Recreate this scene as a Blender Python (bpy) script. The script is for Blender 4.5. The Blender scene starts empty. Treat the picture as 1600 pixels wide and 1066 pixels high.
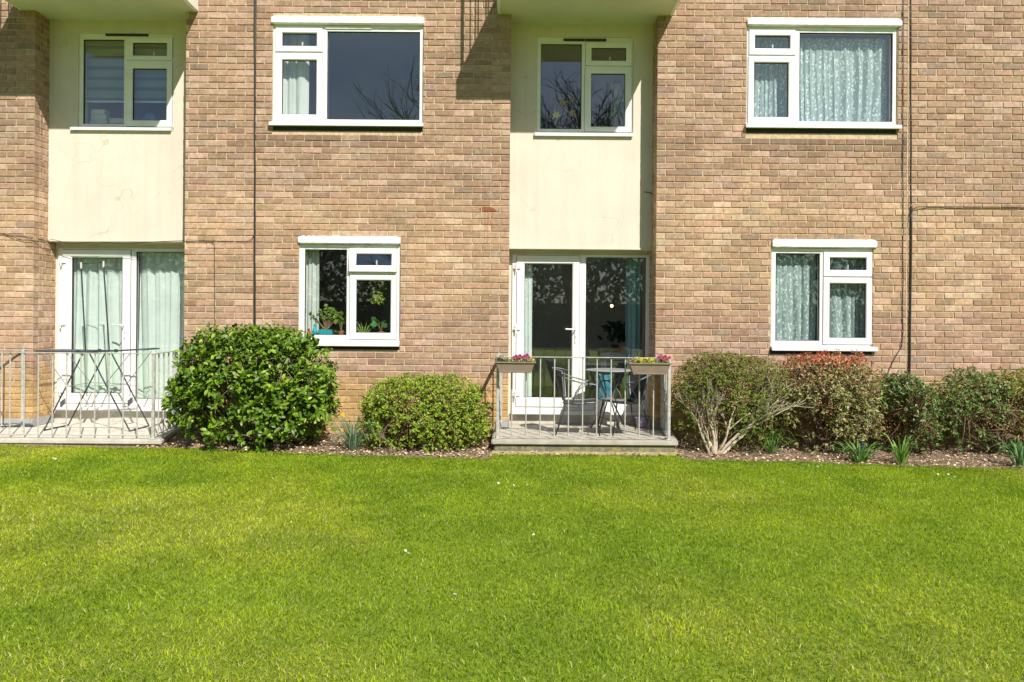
import bpy, bmesh, math, random
import numpy as np
from mathutils import Vector, Matrix
random.seed(7)
rng = np.random.default_rng(11)
scene = bpy.context.scene
col = scene.collection

# ------------------------------------------------------------------ camera, world, sun, exposure
F = 1113.0; DC = 8.5; CZ = 1.42; ROLL = 0.008
cam_d = bpy.data.cameras.new('camera'); cam = bpy.data.objects.new('camera', cam_d); col.objects.link(cam)
cam_d.sensor_width = 36; cam_d.lens = F / 1600 * 36; cam_d.shift_y = -29 / 1600
cam_d.clip_end = 2000; cam_d.clip_start = 0.05
cam.matrix_world = Matrix.Translation((0, -DC, CZ)) @ Matrix.Rotation(math.radians(90), 4, 'X') @ Matrix.Rotation(ROLL, 4, 'Z')
scene.camera = cam

SUN = Vector((0.56, -1.0, 1.17)).normalized()
world = bpy.data.worlds.new('World'); scene.world = world; world.use_nodes = True
wn = world.node_tree; bg = wn.nodes['Background']
sky = wn.nodes.new('ShaderNodeTexSky'); sky.sky_type = 'NISHITA'; sky.sun_disc = False
sky.sun_elevation = math.asin(SUN.z); sky.sun_rotation = math.atan2(SUN.x, SUN.y)
sky.air_density = 1.0; sky.dust_density = 0.6; sky.ozone_density = 1.5
# thin high cloud over the whole sky
tcw = wn.nodes.new('ShaderNodeTexCoord'); mpw = wn.nodes.new('ShaderNodeMapping'); mpw.inputs['Scale'].default_value = (1.0, 1.0, 2.2)
nzw = wn.nodes.new('ShaderNodeTexNoise'); nzw.inputs['Scale'].default_value = 2.6; nzw.inputs['Detail'].default_value = 6; nzw.inputs['Roughness'].default_value = 0.55
rpw = wn.nodes.new('ShaderNodeValToRGB'); rpw.color_ramp.elements[0].position = 0.42; rpw.color_ramp.elements[0].color = (0, 0, 0, 1); rpw.color_ramp.elements[1].position = 0.66; rpw.color_ramp.elements[1].color = (0.5, 0.5, 0.5, 1)
mxw = wn.nodes.new('ShaderNodeMix'); mxw.data_type = 'RGBA'; mxw.inputs[7].default_value = (6.5, 7.0, 8.0, 1)
wn.links.new(tcw.outputs['Generated'], mpw.inputs[0]); wn.links.new(mpw.outputs[0], nzw.inputs['Vector']); wn.links.new(nzw.outputs['Fac'], rpw.inputs[0])
wn.links.new(rpw.outputs[0], mxw.inputs[0]); wn.links.new(sky.outputs[0], mxw.inputs[6]); wn.links.new(mxw.outputs[2], bg.inputs[0]); bg.inputs[1].default_value = 0.062
sl = bpy.data.lights.new('sun', 'SUN'); sl.energy = 5.0; sl.angle = math.radians(0.5); sl.color = (1.0, 0.94, 0.84)
so = bpy.data.objects.new('sun', sl); col.objects.link(so)
so.rotation_euler = (-SUN).to_track_quat('-Z', 'Y').to_euler(); so.location = (6, -12, 14)
scene.view_settings.view_transform = 'Standard'; scene.view_settings.look = 'None'
scene.view_settings.exposure = 0.50; scene.view_settings.gamma = 1.0; scene.view_settings.use_curve_mapping = False
scene.cycles.max_bounces = 8; scene.cycles.transparent_max_bounces = 16

# ------------------------------------------------------------------ measuring helpers (photograph -> metres at a known depth)
def S(y): return F / (DC + y)
def unroll(px, py):
    u, v = px - 800, py - 533
    return u + ROLL * v, v - ROLL * u
def P(px, py, y):
    u, v = unroll(px, py)
    return Vector((u / S(y), y, CZ + (-29 - v) / S(y)))
def GP(px, py, z=0.0):
    u, v = unroll(px, py)
    d = (CZ - z) * F / (v + 29)
    return Vector((u * d / F, d - DC, z))
class View:                       # rectangle measures around one centre so that frames stay square
    def __init__(s, cx, cy, y):
        s.c = P(cx, cy, y); s.cx = cx; s.cy = cy; s.s = S(y); s.y = y
    def x(s, px): return s.c.x + (px - s.cx) / s.s
    def z(s, py): return s.c.z - (py - s.cy) / s.s
    def r(s, x0, x1, y0, y1): return (s.x(x0), s.x(x1), s.z(y1), s.z(y0))   # x0,x1,z0,z1

# ------------------------------------------------------------------ materials
def nd(nt, t, **kw):
    n = nt.nodes.new(t)
    for k, v in kw.items(): setattr(n, k, v)
    return n
def mat_new(name):
    m = bpy.data.materials.new(name); m.use_nodes = True
    return m, m.node_tree, m.node_tree.nodes['Principled BSDF']
def noise(nt, scale, detail=4, rough=0.55, vec=None, obj=False):
    n = nd(nt, 'ShaderNodeTexNoise'); n.inputs['Scale'].default_value = scale; n.inputs['Detail'].default_value = detail
    n.inputs['Roughness'].default_value = rough
    if vec is None:
        g = nd(nt, 'ShaderNodeNewGeometry'); vec = g.outputs['Position']
    nt.links.new(vec, n.inputs['Vector'])
    return n.outputs['Fac']
def ramp(nt, fac, stops):
    r = nd(nt, 'ShaderNodeValToRGB'); e = r.color_ramp.elements
    while len(e) < len(stops): e.new(0.5)
    for i, (p, c) in enumerate(stops):
        e[i].position = p; e[i].color = (*c, 1) if len(c) == 3 else c
    nt.links.new(fac, r.inputs[0]); return r.outputs[0]
def mixc(nt, fac, a, b, mode='MIX'):
    m = nd(nt, 'ShaderNodeMix', data_type='RGBA', blend_type=mode)
    for sock, v in ((m.inputs[0], fac), (m.inputs[6], a), (m.inputs[7], b)):
        if isinstance(v, (int, float)): sock.default_value = v
        elif isinstance(v, tuple): sock.default_value = (*v, 1)
        else: nt.links.new(v, sock)
    return m.outputs[2]
def bump(nt, b, h, strength=0.3, dist=0.01):
    n = nd(nt, 'ShaderNodeBump'); n.inputs['Strength'].default_value = strength; n.inputs['Distance'].default_value = dist
    nt.links.new(h, n.inputs['Height']); nt.links.new(n.outputs[0], b.inputs['Normal'])
def simple(name, c, rough=0.6, var=0.12, scale=14, metal=0.0, bmp=0.1, spec=0.5, dist=0.004):
    m, nt, b = mat_new(name)
    f = noise(nt, scale, 6)
    lo = tuple(max(0, v * (1 - var)) for v in c); hi = tuple(min(1, v * (1 + var)) for v in c)
    nt.links.new(ramp(nt, f, [(0.3, lo), (0.7, hi)]), b.inputs['Base Color'])
    b.inputs['Roughness'].default_value = rough; b.inputs['Metallic'].default_value = metal
    b.inputs['Specular IOR Level'].default_value = spec
    if bmp: bump(nt, b, noise(nt, scale * 6, 4), bmp, dist)
    return m
def tinted(name, rough=0.6, trans=0.0, spec=0.5, grain=None, bmp=0.0, alpha_obj=False):
    """colour from the per-piece 'tint' attribute times the object colour"""
    m, nt, b = mat_new(name)
    a = nd(nt, 'ShaderNodeAttribute', attribute_name='tint')
    oi = nd(nt, 'ShaderNodeObjectInfo')
    c = mixc(nt, 1.0, a.outputs['Color'], oi.outputs['Color'], 'MULTIPLY')
    if grain:
        c = mixc(nt, 1.0, c, ramp(nt, noise(nt, grain, 6, 0.65), [(0.3, (0.72, 0.72, 0.72)), (0.7, (1.22, 1.22, 1.22))]), 'MULTIPLY')
    nt.links.new(c, b.inputs['Base Color'])
    b.inputs['Roughness'].default_value = rough; b.inputs['Specular IOR Level'].default_value = spec
    if bmp: bump(nt, b, noise(nt, (grain or 40) * 2, 4), bmp, 0.003)
    if trans:
        t = nd(nt, 'ShaderNodeBsdfTranslucent'); nt.links.new(c, t.inputs[0])
        mx = nd(nt, 'ShaderNodeMixShader'); mx.inputs[0].default_value = trans
        nt.links.new(b.outputs[0], mx.inputs[1]); nt.links.new(t.outputs[0], mx.inputs[2])
        nt.links.new(mx.outputs[0], nt.nodes['Material Output'].inputs[0])
    return m

# brick: tint per brick, mottled grain, soot, limey bloom, and the red paint splash with its drips
M = {}
def brick_mat():
    m, nt, b = mat_new('stock_brick')
    a = nd(nt, 'ShaderNodeAttribute', attribute_name='tint'); oi = nd(nt, 'ShaderNodeObjectInfo')
    c = mixc(nt, 1.0, a.outputs['Color'], oi.outputs['Color'], 'MULTIPLY')
    c = mixc(nt, 1.0, c, ramp(nt, noise(nt, 17, 6, 0.72), [(0.30, (0.66, 0.63, 0.60)), (0.70, (1.26, 1.26, 1.27))]), 'MULTIPLY')
    c = mixc(nt, 1.0, c, ramp(nt, noise(nt, 180, 4, 0.7), [(0.25, (0.62, 0.58, 0.52)), (0.42, (1, 1, 1)), (0.7, (1.06, 1.06, 1.06))]), 'MULTIPLY')
    big = ramp(nt, noise(nt, 0.9, 7, 0.68), [(0.36, (0.78, 0.76, 0.76)), (0.60, (1.06, 1.05, 1.03))])
    c = mixc(nt, 1.0, c, big, 'MULTIPLY')
    # lime bloom
    lb = ramp(nt, noise(nt, 9, 6, 0.7), [(0.60, (0, 0, 0)), (0.80, (0.35, 0.35, 0.35))])
    c = mixc(nt, lb, c, (0.55, 0.45, 0.36))
    # paint splash
    g = nd(nt, 'ShaderNodeNewGeometry'); sx = nd(nt, 'ShaderNodeSeparateXYZ'); nt.links.new(g.outputs['Position'], sx.inputs[0])
    def mth(op, *v, clamp=False):
        n = nd(nt, 'ShaderNodeMath', operation=op); n.use_clamp = clamp
        for i, q in enumerate(v):
            if isinstance(q, (int, float)): n.inputs[i].default_value = q
            else: nt.links.new(q, n.inputs[i])
        return n.outputs[0]
    p0 = P(762, 328, 0)
    dx = mth('SUBTRACT', sx.outputs[0], p0.x); dz = mth('SUBTRACT', sx.outputs[2], p0.z)
    wob = mth('MULTIPLY', mth('SUBTRACT', noise(nt, 25, 3), 0.5), 0.9)
    ex = mth('DIVIDE', dx, 0.105); ez = mth('DIVIDE', mth('ADD', dz, mth('MULTIPLY', dx, 0.08)), 0.036)
    rr = mth('ADD', mth('POWER', mth('ABSOLUTE', ex), 2.0), mth('POWER', mth('ABSOLUTE', ez), 2.0))
    blob = mth('LESS_THAN', mth('ADD', rr, wob), 0.95)
    drip = None
    for ox, ln in ((-0.03, 0.36), (0.0, 0.44), (0.055, 0.30), (0.015, 0.16), (0.04, 0.2)):
        w = mth('LESS_THAN', mth('ABSOLUTE', mth('SUBTRACT', mth('ADD', dx, mth('MULTIPLY', wob, 0.006)), ox)), 0.0055)
        k = mth('MULTIPLY', w, mth('MULTIPLY', mth('LESS_THAN', dz, 0.0), mth('GREATER_THAN', dz, -ln)))
        drip = k if drip is None else mth('MAXIMUM', drip, k)
    c = mixc(nt, mth('MULTIPLY', drip, 0.45), c, (0.30, 0.07, 0.035))
    c = mixc(nt, mth('MULTIPLY', blob, 0.9), c, (0.23, 0.075, 0.045))
    nt.links.new(c, b.inputs['Base Color']); b.inputs['Roughness'].default_value = 0.92; b.inputs['Specular IOR Level'].default_value = 0.2
    bump(nt, b, noise(nt, 120, 6, 0.7), 0.55, 0.004)
    return m
M['brick'] = brick_mat()
M['mortar'] = simple('mortar', (0.52, 0.40, 0.26), 0.95, 0.25, 30, bmp=0.5)
M['mortar_dark'] = simple('movement_joint_mastic', (0.11, 0.085, 0.06), 0.8, 0.2, 30)
def render_mat():
    m, nt, b = mat_new('cream_render')
    f = noise(nt, 1.6, 6, 0.6)
    c = ramp(nt, f, [(0.3, (0.615, 0.558, 0.485)), (0.7, (0.69, 0.628, 0.550))])
    # faint rain streaks and grime
    gs = nd(nt, 'ShaderNodeNewGeometry'); ms = nd(nt, 'ShaderNodeMapping'); ms.inputs['Scale'].default_value = (7, 1, 0.35); nt.links.new(gs.outputs['Position'], ms.inputs[0])
    c = mixc(nt, 1.0, c, ramp(nt, noise(nt, 1.3, 6, 0.65, vec=ms.outputs[0]), [(0.30, (0.94, 0.93, 0.90)), (0.55, (1, 1, 1))]), 'MULTIPLY')
    # hairline cracks
    v = nd(nt, 'ShaderNodeTexVoronoi', feature='DISTANCE_TO_EDGE'); v.inputs['Scale'].default_value = 1.5
    g = nd(nt, 'ShaderNodeNewGeometry')
    va = nd(nt, 'ShaderNodeVectorMath', operation='ADD'); vn = nd(nt, 'ShaderNodeTexNoise'); vn.inputs['Scale'].default_value = 2.3
    nt.links.new(g.outputs['Position'], vn.inputs['Vector'])
    sc = nd(nt, 'ShaderNodeVectorMath', operation='SCALE'); sc.inputs['Scale'].default_value = 0.7
    nt.links.new(vn.outputs['Color'], sc.inputs[0]); nt.links.new(g.outputs['Position'], va.inputs[0]); nt.links.new(sc.outputs[0], va.inputs[1])
    nt.links.new(va.outputs[0], v.inputs['Vector'])
    ed = ramp(nt, v.outputs['Distance'], [(0.0, (1, 1, 1)), (0.006, (0, 0, 0))])
    gate = ramp(nt, noise(nt, 2.0, 3), [(0.46, (0, 0, 0)), (0.56, (0.75, 0.75, 0.75))])
    k = mixc(nt, 1.0, ed, gate, 'MULTIPLY')
    c = mixc(nt, k, c, (0.42, 0.38, 0.25))
    spots = ramp(nt, noise(nt, 30, 4, 0.7), [(0.0, (0.25, 0.22, 0.15)), (0.235, (0.25, 0.22, 0.15)), (0.26, (1, 1, 1))])
    c = mixc(nt, 1.0, c, spots, 'MULTIPLY')
    nt.links.new(c, b.inputs['Base Color']); b.inputs['Roughness'].default_value = 0.85; b.inputs['Specular IOR Level'].default_value = 0.25
    bump(nt, b, noise(nt, 60, 6, 0.6), 0.25, 0.003)
    return m
M['render'] = render_mat()
M['upvc'] = simple('white_upvc', (0.74, 0.75, 0.74), 0.34, 0.06, 5, bmp=0.0)
M['upvc_old'] = simple('weathered_white_upvc', (0.78, 0.78, 0.75), 0.4, 0.06, 6, bmp=0.05)
def paint_mat():
    m, nt, b = mat_new('flaking_white_paint')
    c = ramp(nt, noise(nt, 45, 6, 0.75), [(0.0, (0.30, 0.28, 0.24)), (0.31, (0.45, 0.43, 0.38)), (0.36, (0.80, 0.80, 0.77)), (1, (0.85, 0.85, 0.83))])
    nt.links.new(c, b.inputs['Base Color']); b.inputs['Roughness'].default_value = 0.6
    bump(nt, b, noise(nt, 45, 6, 0.7), 0.5, 0.006); return m
M['paint'] = paint_mat()
M['soffit'] = simple('painted_soffit', (0.60, 0.60, 0.50), 0.85, 0.06, 2, bmp=0.2)
M['gasket'] = simple('black_gasket_shadow_gap', (0.02, 0.02, 0.022), 0.6, 0.1)  # also blackens the rings drawn as shadow gaps
M['vent_sill_shade'] = simple('dark_vent_sill_shade', (0.03, 0.03, 0.03), 0.6)  # also colours the painted sill-shadow strips
M['cable'] = simple('black_cable', (0.02, 0.019, 0.018), 0.55)
M['cable_grey'] = simple('brown_cable', (0.07, 0.055, 0.045), 0.6)
M['room'] = simple('room_wall_paint', (0.50, 0.50, 0.49), 0.9, 0.08, 1)
M['sill_in'] = simple('inner_sill', (0.7, 0.7, 0.68), 0.5, 0.03)
def glass_mat(name, ior=1.55, tint=(0.965, 0.985, 0.982)):
    m = bpy.data.materials.new(name); m.use_nodes = True; nt = m.node_tree; nt.nodes.clear()
    o = nd(nt, 'ShaderNodeOutputMaterial'); t = nd(nt, 'ShaderNodeBsdfTransparent'); t.inputs[0].default_value = (*tint, 1)
    g = nd(nt, 'ShaderNodeBsdfGlossy'); g.inputs['Roughness'].default_value = 0.0; g.inputs[0].default_value = (1, 1, 1, 1)
    lw = nd(nt, 'ShaderNodeLayerWeight'); lw.inputs['Blend'].default_value = 0.5
    pw = nd(nt, 'ShaderNodeMath', operation='POWER'); nt.links.new(lw.outputs['Facing'], pw.inputs[0]); pw.inputs[1].default_value = 5.0
    f = nd(nt, 'ShaderNodeMath', operation='MULTIPLY_ADD'); nt.links.new(pw.outputs[0], f.inputs[0]); f.inputs[1].default_value = 0.90; f.inputs[2].default_value = 0.10
    mx = nd(nt, 'ShaderNodeMixShader')
    b = nd(nt, 'ShaderNodeBump'); b.inputs['Strength'].default_value = 0.04; b.inputs['Distance'].default_value = 0.001
    nt.links.new(noise(nt, 2.2, 1), b.inputs['Height']); nt.links.new(b.outputs[0], g.inputs['Normal'])
    nt.links.new(f.outputs[0], mx.inputs[0]); nt.links.new(t.outputs[0], mx.inputs[1]); nt.links.new(g.outputs[0], mx.inputs[2])
    nt.links.new(mx.outputs[0], o.inputs[0]); return m
M['glass'] = glass_mat('window_glass')
def cloth_mat(name, c, trans=0.25, pattern=None):
    m, nt, b = mat_new(name)
    cc = ramp(nt, noise(nt, 5, 4), [(0.3, tuple(v * 0.93 for v in c)), (0.7, tuple(min(1, v * 1.05) for v in c))])
    if pattern:
        v = nd(nt, 'ShaderNodeTexVoronoi'); v.inputs['Scale'].default_value = 46; v.inputs['Randomness'].default_value = 1
        tc = nd(nt, 'ShaderNodeTexCoord'); mp = nd(nt, 'ShaderNodeMapping'); mp.inputs['Scale'].default_value = (1, 0.5, 0.62)
        nt.links.new(tc.outputs['Object'], mp.inputs[0]); nt.links.new(mp.outputs[0], v.inputs['Vector'])
        d = ramp(nt, v.outputs['Distance'], [(0.34, (1, 1, 1)), (0.50, (0, 0, 0))])
        w = nd(nt, 'ShaderNodeTexWave', wave_type='BANDS', bands_direction='X'); w.inputs['Scale'].default_value = 4.5; w.inputs['Distortion'].default_value = 7; w.inputs['Detail'].default_value = 1
        nt.links.new(mp.outputs[0], w.inputs['Vector'])
        d2 = ramp(nt, w.outputs['Fac'], [(0.22, (0, 0, 0)), (0.42, (1, 1, 1))])
        cc = mixc(nt, mixc(nt, 1.0, d, d2, 'MULTIPLY'), cc, pattern)
    nt.links.new(cc, b.inputs['Base Color']); b.inputs['Roughness'].default_value = 0.9; b.inputs['Specular IOR Level'].default_value = 0.15
    t = nd(nt, 'ShaderNodeBsdfTranslucent'); nt.links.new(cc, t.inputs[0])
    mx = nd(nt, 'ShaderNodeMixShader'); mx.inputs[0].default_value = trans
    nt.links.new(b.outputs[0], mx.inputs[1]); nt.links.new(t.outputs[0], mx.inputs[2])
    nt.links.new(mx.outputs[0], nt.nodes['Material Output'].inputs[0])
    return m
M['lace'] = cloth_mat('leaf_print_curtain', (0.36, 0.45, 0.45), 0.12, (0.80, 0.87, 0.85))
M['mint'] = cloth_mat('mint_curtain', (0.78, 0.87, 0.83), 0.15)
M['teal_cloth'] = cloth_mat('teal_curtain', (0.30, 0.50, 0.52), 0.15)
M['white_cloth'] = cloth_mat('pale_curtain', (0.72, 0.76, 0.72), 0.15)
M['grey_cloth'] = cloth_mat('grey_green_curtain', (0.25, 0.30, 0.28), 0.1)
M['blind'] = cloth_mat('blind_fabric', (0.30, 0.37, 0.36), 0.3)
M['blind_sheer'] = cloth_mat('sheer_blind_fabric', (0.13, 0.17, 0.17), 0.3)
M['linen'] = cloth_mat('folded_linen', (0.70, 0.72, 0.72), 0.0)
M['blue_cloth'] = cloth_mat('blue_linen', (0.12, 0.20, 0.34), 0.0)
def rail_mat():
    m, nt, b = mat_new('weathered_galvanised_railing')
    c = ramp(nt, noise(nt, 26, 6, 0.7), [(0.25, (0.20, 0.16, 0.12)), (0.38, (0.38, 0.37, 0.34)), (0.62, (0.54, 0.54, 0.52)), (0.85, (0.40, 0.42, 0.42))])
    nt.links.new(c, b.inputs['Base Color']); b.inputs['Roughness'].default_value = 0.5; b.inputs['Metallic'].default_value = 0.15
    bump(nt, b, noise(nt, 90, 4), 0.25, 0.002); return m
M['rail'] = rail_mat()
def mould_mat():
    m, nt, b = mat_new('mouldy_white_board')
    c = ramp(nt, noise(nt, 22, 8, 0.75), [(0.3, (0.05, 0.06, 0.04)), (0.44, (0.20, 0.21, 0.16)), (0.54, (0.55, 0.55, 0.50)), (0.7, (0.68, 0.68, 0.65))])
    nt.links.new(c, b.inputs['Base Color']); b.inputs['Roughness'].default_value = 0.8; return m
M['mould'] = mould_mat()
def concrete_mat(name, c, stain=(0.16, 0.15, 0.10), amt=0.5, moss=None, split=None):
    m, nt, b = mat_new(name)
    cc = ramp(nt, noise(nt, 6, 8, 0.7), [(0.28, tuple(v * 0.72 for v in c)), (0.7, tuple(min(1, v * 1.12) for v in c))])
    k = ramp(nt, noise(nt, 2.5, 8, 0.75), [(0.48, (0, 0, 0)), (0.66, (amt, amt, amt))])
    cc = mixc(nt, k, cc, stain)
    if moss:
        k2 = ramp(nt, noise(nt, 14, 8, 0.8), [(0.46, (0, 0, 0)), (0.58, (0.85, 0.85, 0.85))])
        cc = mixc(nt, k2, cc, moss)
    cc = mixc(nt, 1.0, cc, ramp(nt, noise(nt, 150, 4, 0.7), [(0.3, (0.75, 0.75, 0.75)), (0.6, (1.08, 1.08, 1.08))]), 'MULTIPLY')
    nt.links.new(cc, b.inputs['Base Color']); b.inputs['Roughness'].default_value = 0.92
    bump(nt, b, noise(nt, 60, 8, 0.7), 0.6, 0.006); return m
M['conc'] = concrete_mat('terrace_concrete', (0.46, 0.43, 0.37), amt=0.35)
M['conc_light'] = concrete_mat('pale_terrace_concrete', (0.60, 0.57, 0.50), amt=0.2)
M['conc_dark'] = concrete_mat('damp_concrete', (0.17, 0.16, 0.13), (0.06, 0.06, 0.045), 0.6, moss=(0.30, 0.27, 0.11))
M['conc_ochre'] = concrete_mat('lichened_concrete', (0.42, 0.36, 0.20), (0.20, 0.19, 0.10), 0.5, moss=(0.42, 0.36, 0.13))
M['conc_grey'] = simple('grey_render', (0.32, 0.32, 0.31), 0.9, 0.15, 10, bmp=0.4)
M['leaf_gloss'] = tinted('glossy_leaf', 0.42, 0.25, 0.4)
M['leaf'] = tinted('leaf', 0.55, 0.30, 0.35)
M['grass'] = tinted('grass_blade', 0.65, 0.42, 0.12)
M['bark'] = tinted('bark', 0.85, 0.0, 0.2, grain=60, bmp=0.4)
M['petal'] = tinted('petal', 0.6, 0.3, 0.3)
M['chip'] = tinted('bark_chip', 0.9, 0.0, 0.2)
M['black_metal'] = simple('black_powder_coat', (0.035, 0.037, 0.042), 0.45, 0.2, 20, bmp=0.0)
M['grey_metal'] = simple('grey_powder_coat', (0.16, 0.17, 0.18), 0.4, 0.15, 20, bmp=0.0)
M['sling'] = simple('black_sling_mesh', (0.028, 0.03, 0.034), 0.7, 0.3, 120, bmp=0.4)
M['table_top'] = simple('grey_table_top', (0.30, 0.31, 0.32), 0.3, 0.1, 8, bmp=0.0)
M['airer'] = simple('dark_airer_tube', (0.035, 0.04, 0.055), 0.4, 0.1, bmp=0.0)
M['airer_wire'] = simple('airer_wire', (0.10, 0.11, 0.13), 0.4, 0.1, bmp=0.0)
M['airer_tip'] = simple('pale_plastic_tip', (0.6, 0.6, 0.58), 0.5, 0.05)
M['trough'] = simple('taupe_plastic', (0.23, 0.175, 0.135), 0.55, 0.1, 10, bmp=0.05)
M['soil_pot'] = simple('potting_soil', (0.05, 0.035, 0.025), 0.95, 0.3, 60, bmp=0.5)
M['turq'] = simple('turquoise_glaze', (0.02, 0.33, 0.38), 0.3, 0.1, 6, bmp=0)
M['terra'] = simple('terracotta', (0.50, 0.13, 0.06), 0.8, 0.15, 14)
M['red'] = simple('red_plastic', (0.5, 0.03, 0.03), 0.4, 0.1)
M['bluebin'] = simple('blue_fabric_bin', (0.01, 0.22, 0.36), 0.7, 0.15, 20)
M['handle'] = simple('white_handle', (0.78, 0.78, 0.77), 0.3, 0.02, bmp=0)
M['steel'] = simple('brushed_steel', (0.55, 0.55, 0.55), 0.35, 0.08, 30, metal=0.9)
M['purple'] = simple('lilac_pot', (0.45, 0.36, 0.55), 0.6, 0.1)
def soil_mat():
    m, nt, b = mat_new('bed_soil')
    c = ramp(nt, noise(nt, 30, 8, 0.75), [(0.3, (0.10, 0.07, 0.045)), (0.5, (0.22, 0.155, 0.10)), (0.7, (0.36, 0.27, 0.18))])
    nt.links.new(c, b.inputs['Base Color']); b.inputs['Roughness'].default_value = 0.95
    bump(nt, b, noise(nt, 45, 8, 0.75), 1.0, 0.02); return m
M['soil'] = soil_mat()
def lawn_mat():
    m, nt, b = mat_new('lawn_turf')
    c = ramp(nt, noise(nt, 90, 6, 0.7), [(0.3, (0.10, 0.15, 0.01)), (0.6, (0.23, 0.34, 0.015)), (0.8, (0.34, 0.38, 0.05))])
    nt.links.new(c, b.inputs['Base Color']); b.inputs['Roughness'].default_value = 0.95
    bump(nt, b, noise(nt, 120, 6, 0.7), 0.8, 0.02); return m
M['lawn'] = lawn_mat()
lm = bpy.data.materials.new('warm_bulb'); lm.use_nodes = True
lm.node_tree.nodes['Principled BSDF'].inputs['Emission Color'].default_value = (1, 0.75, 0.35, 1)
lm.node_tree.nodes['Principled BSDF'].inputs['Emission Strength'].default_value = 6
M['bulb'] = lm

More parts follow.
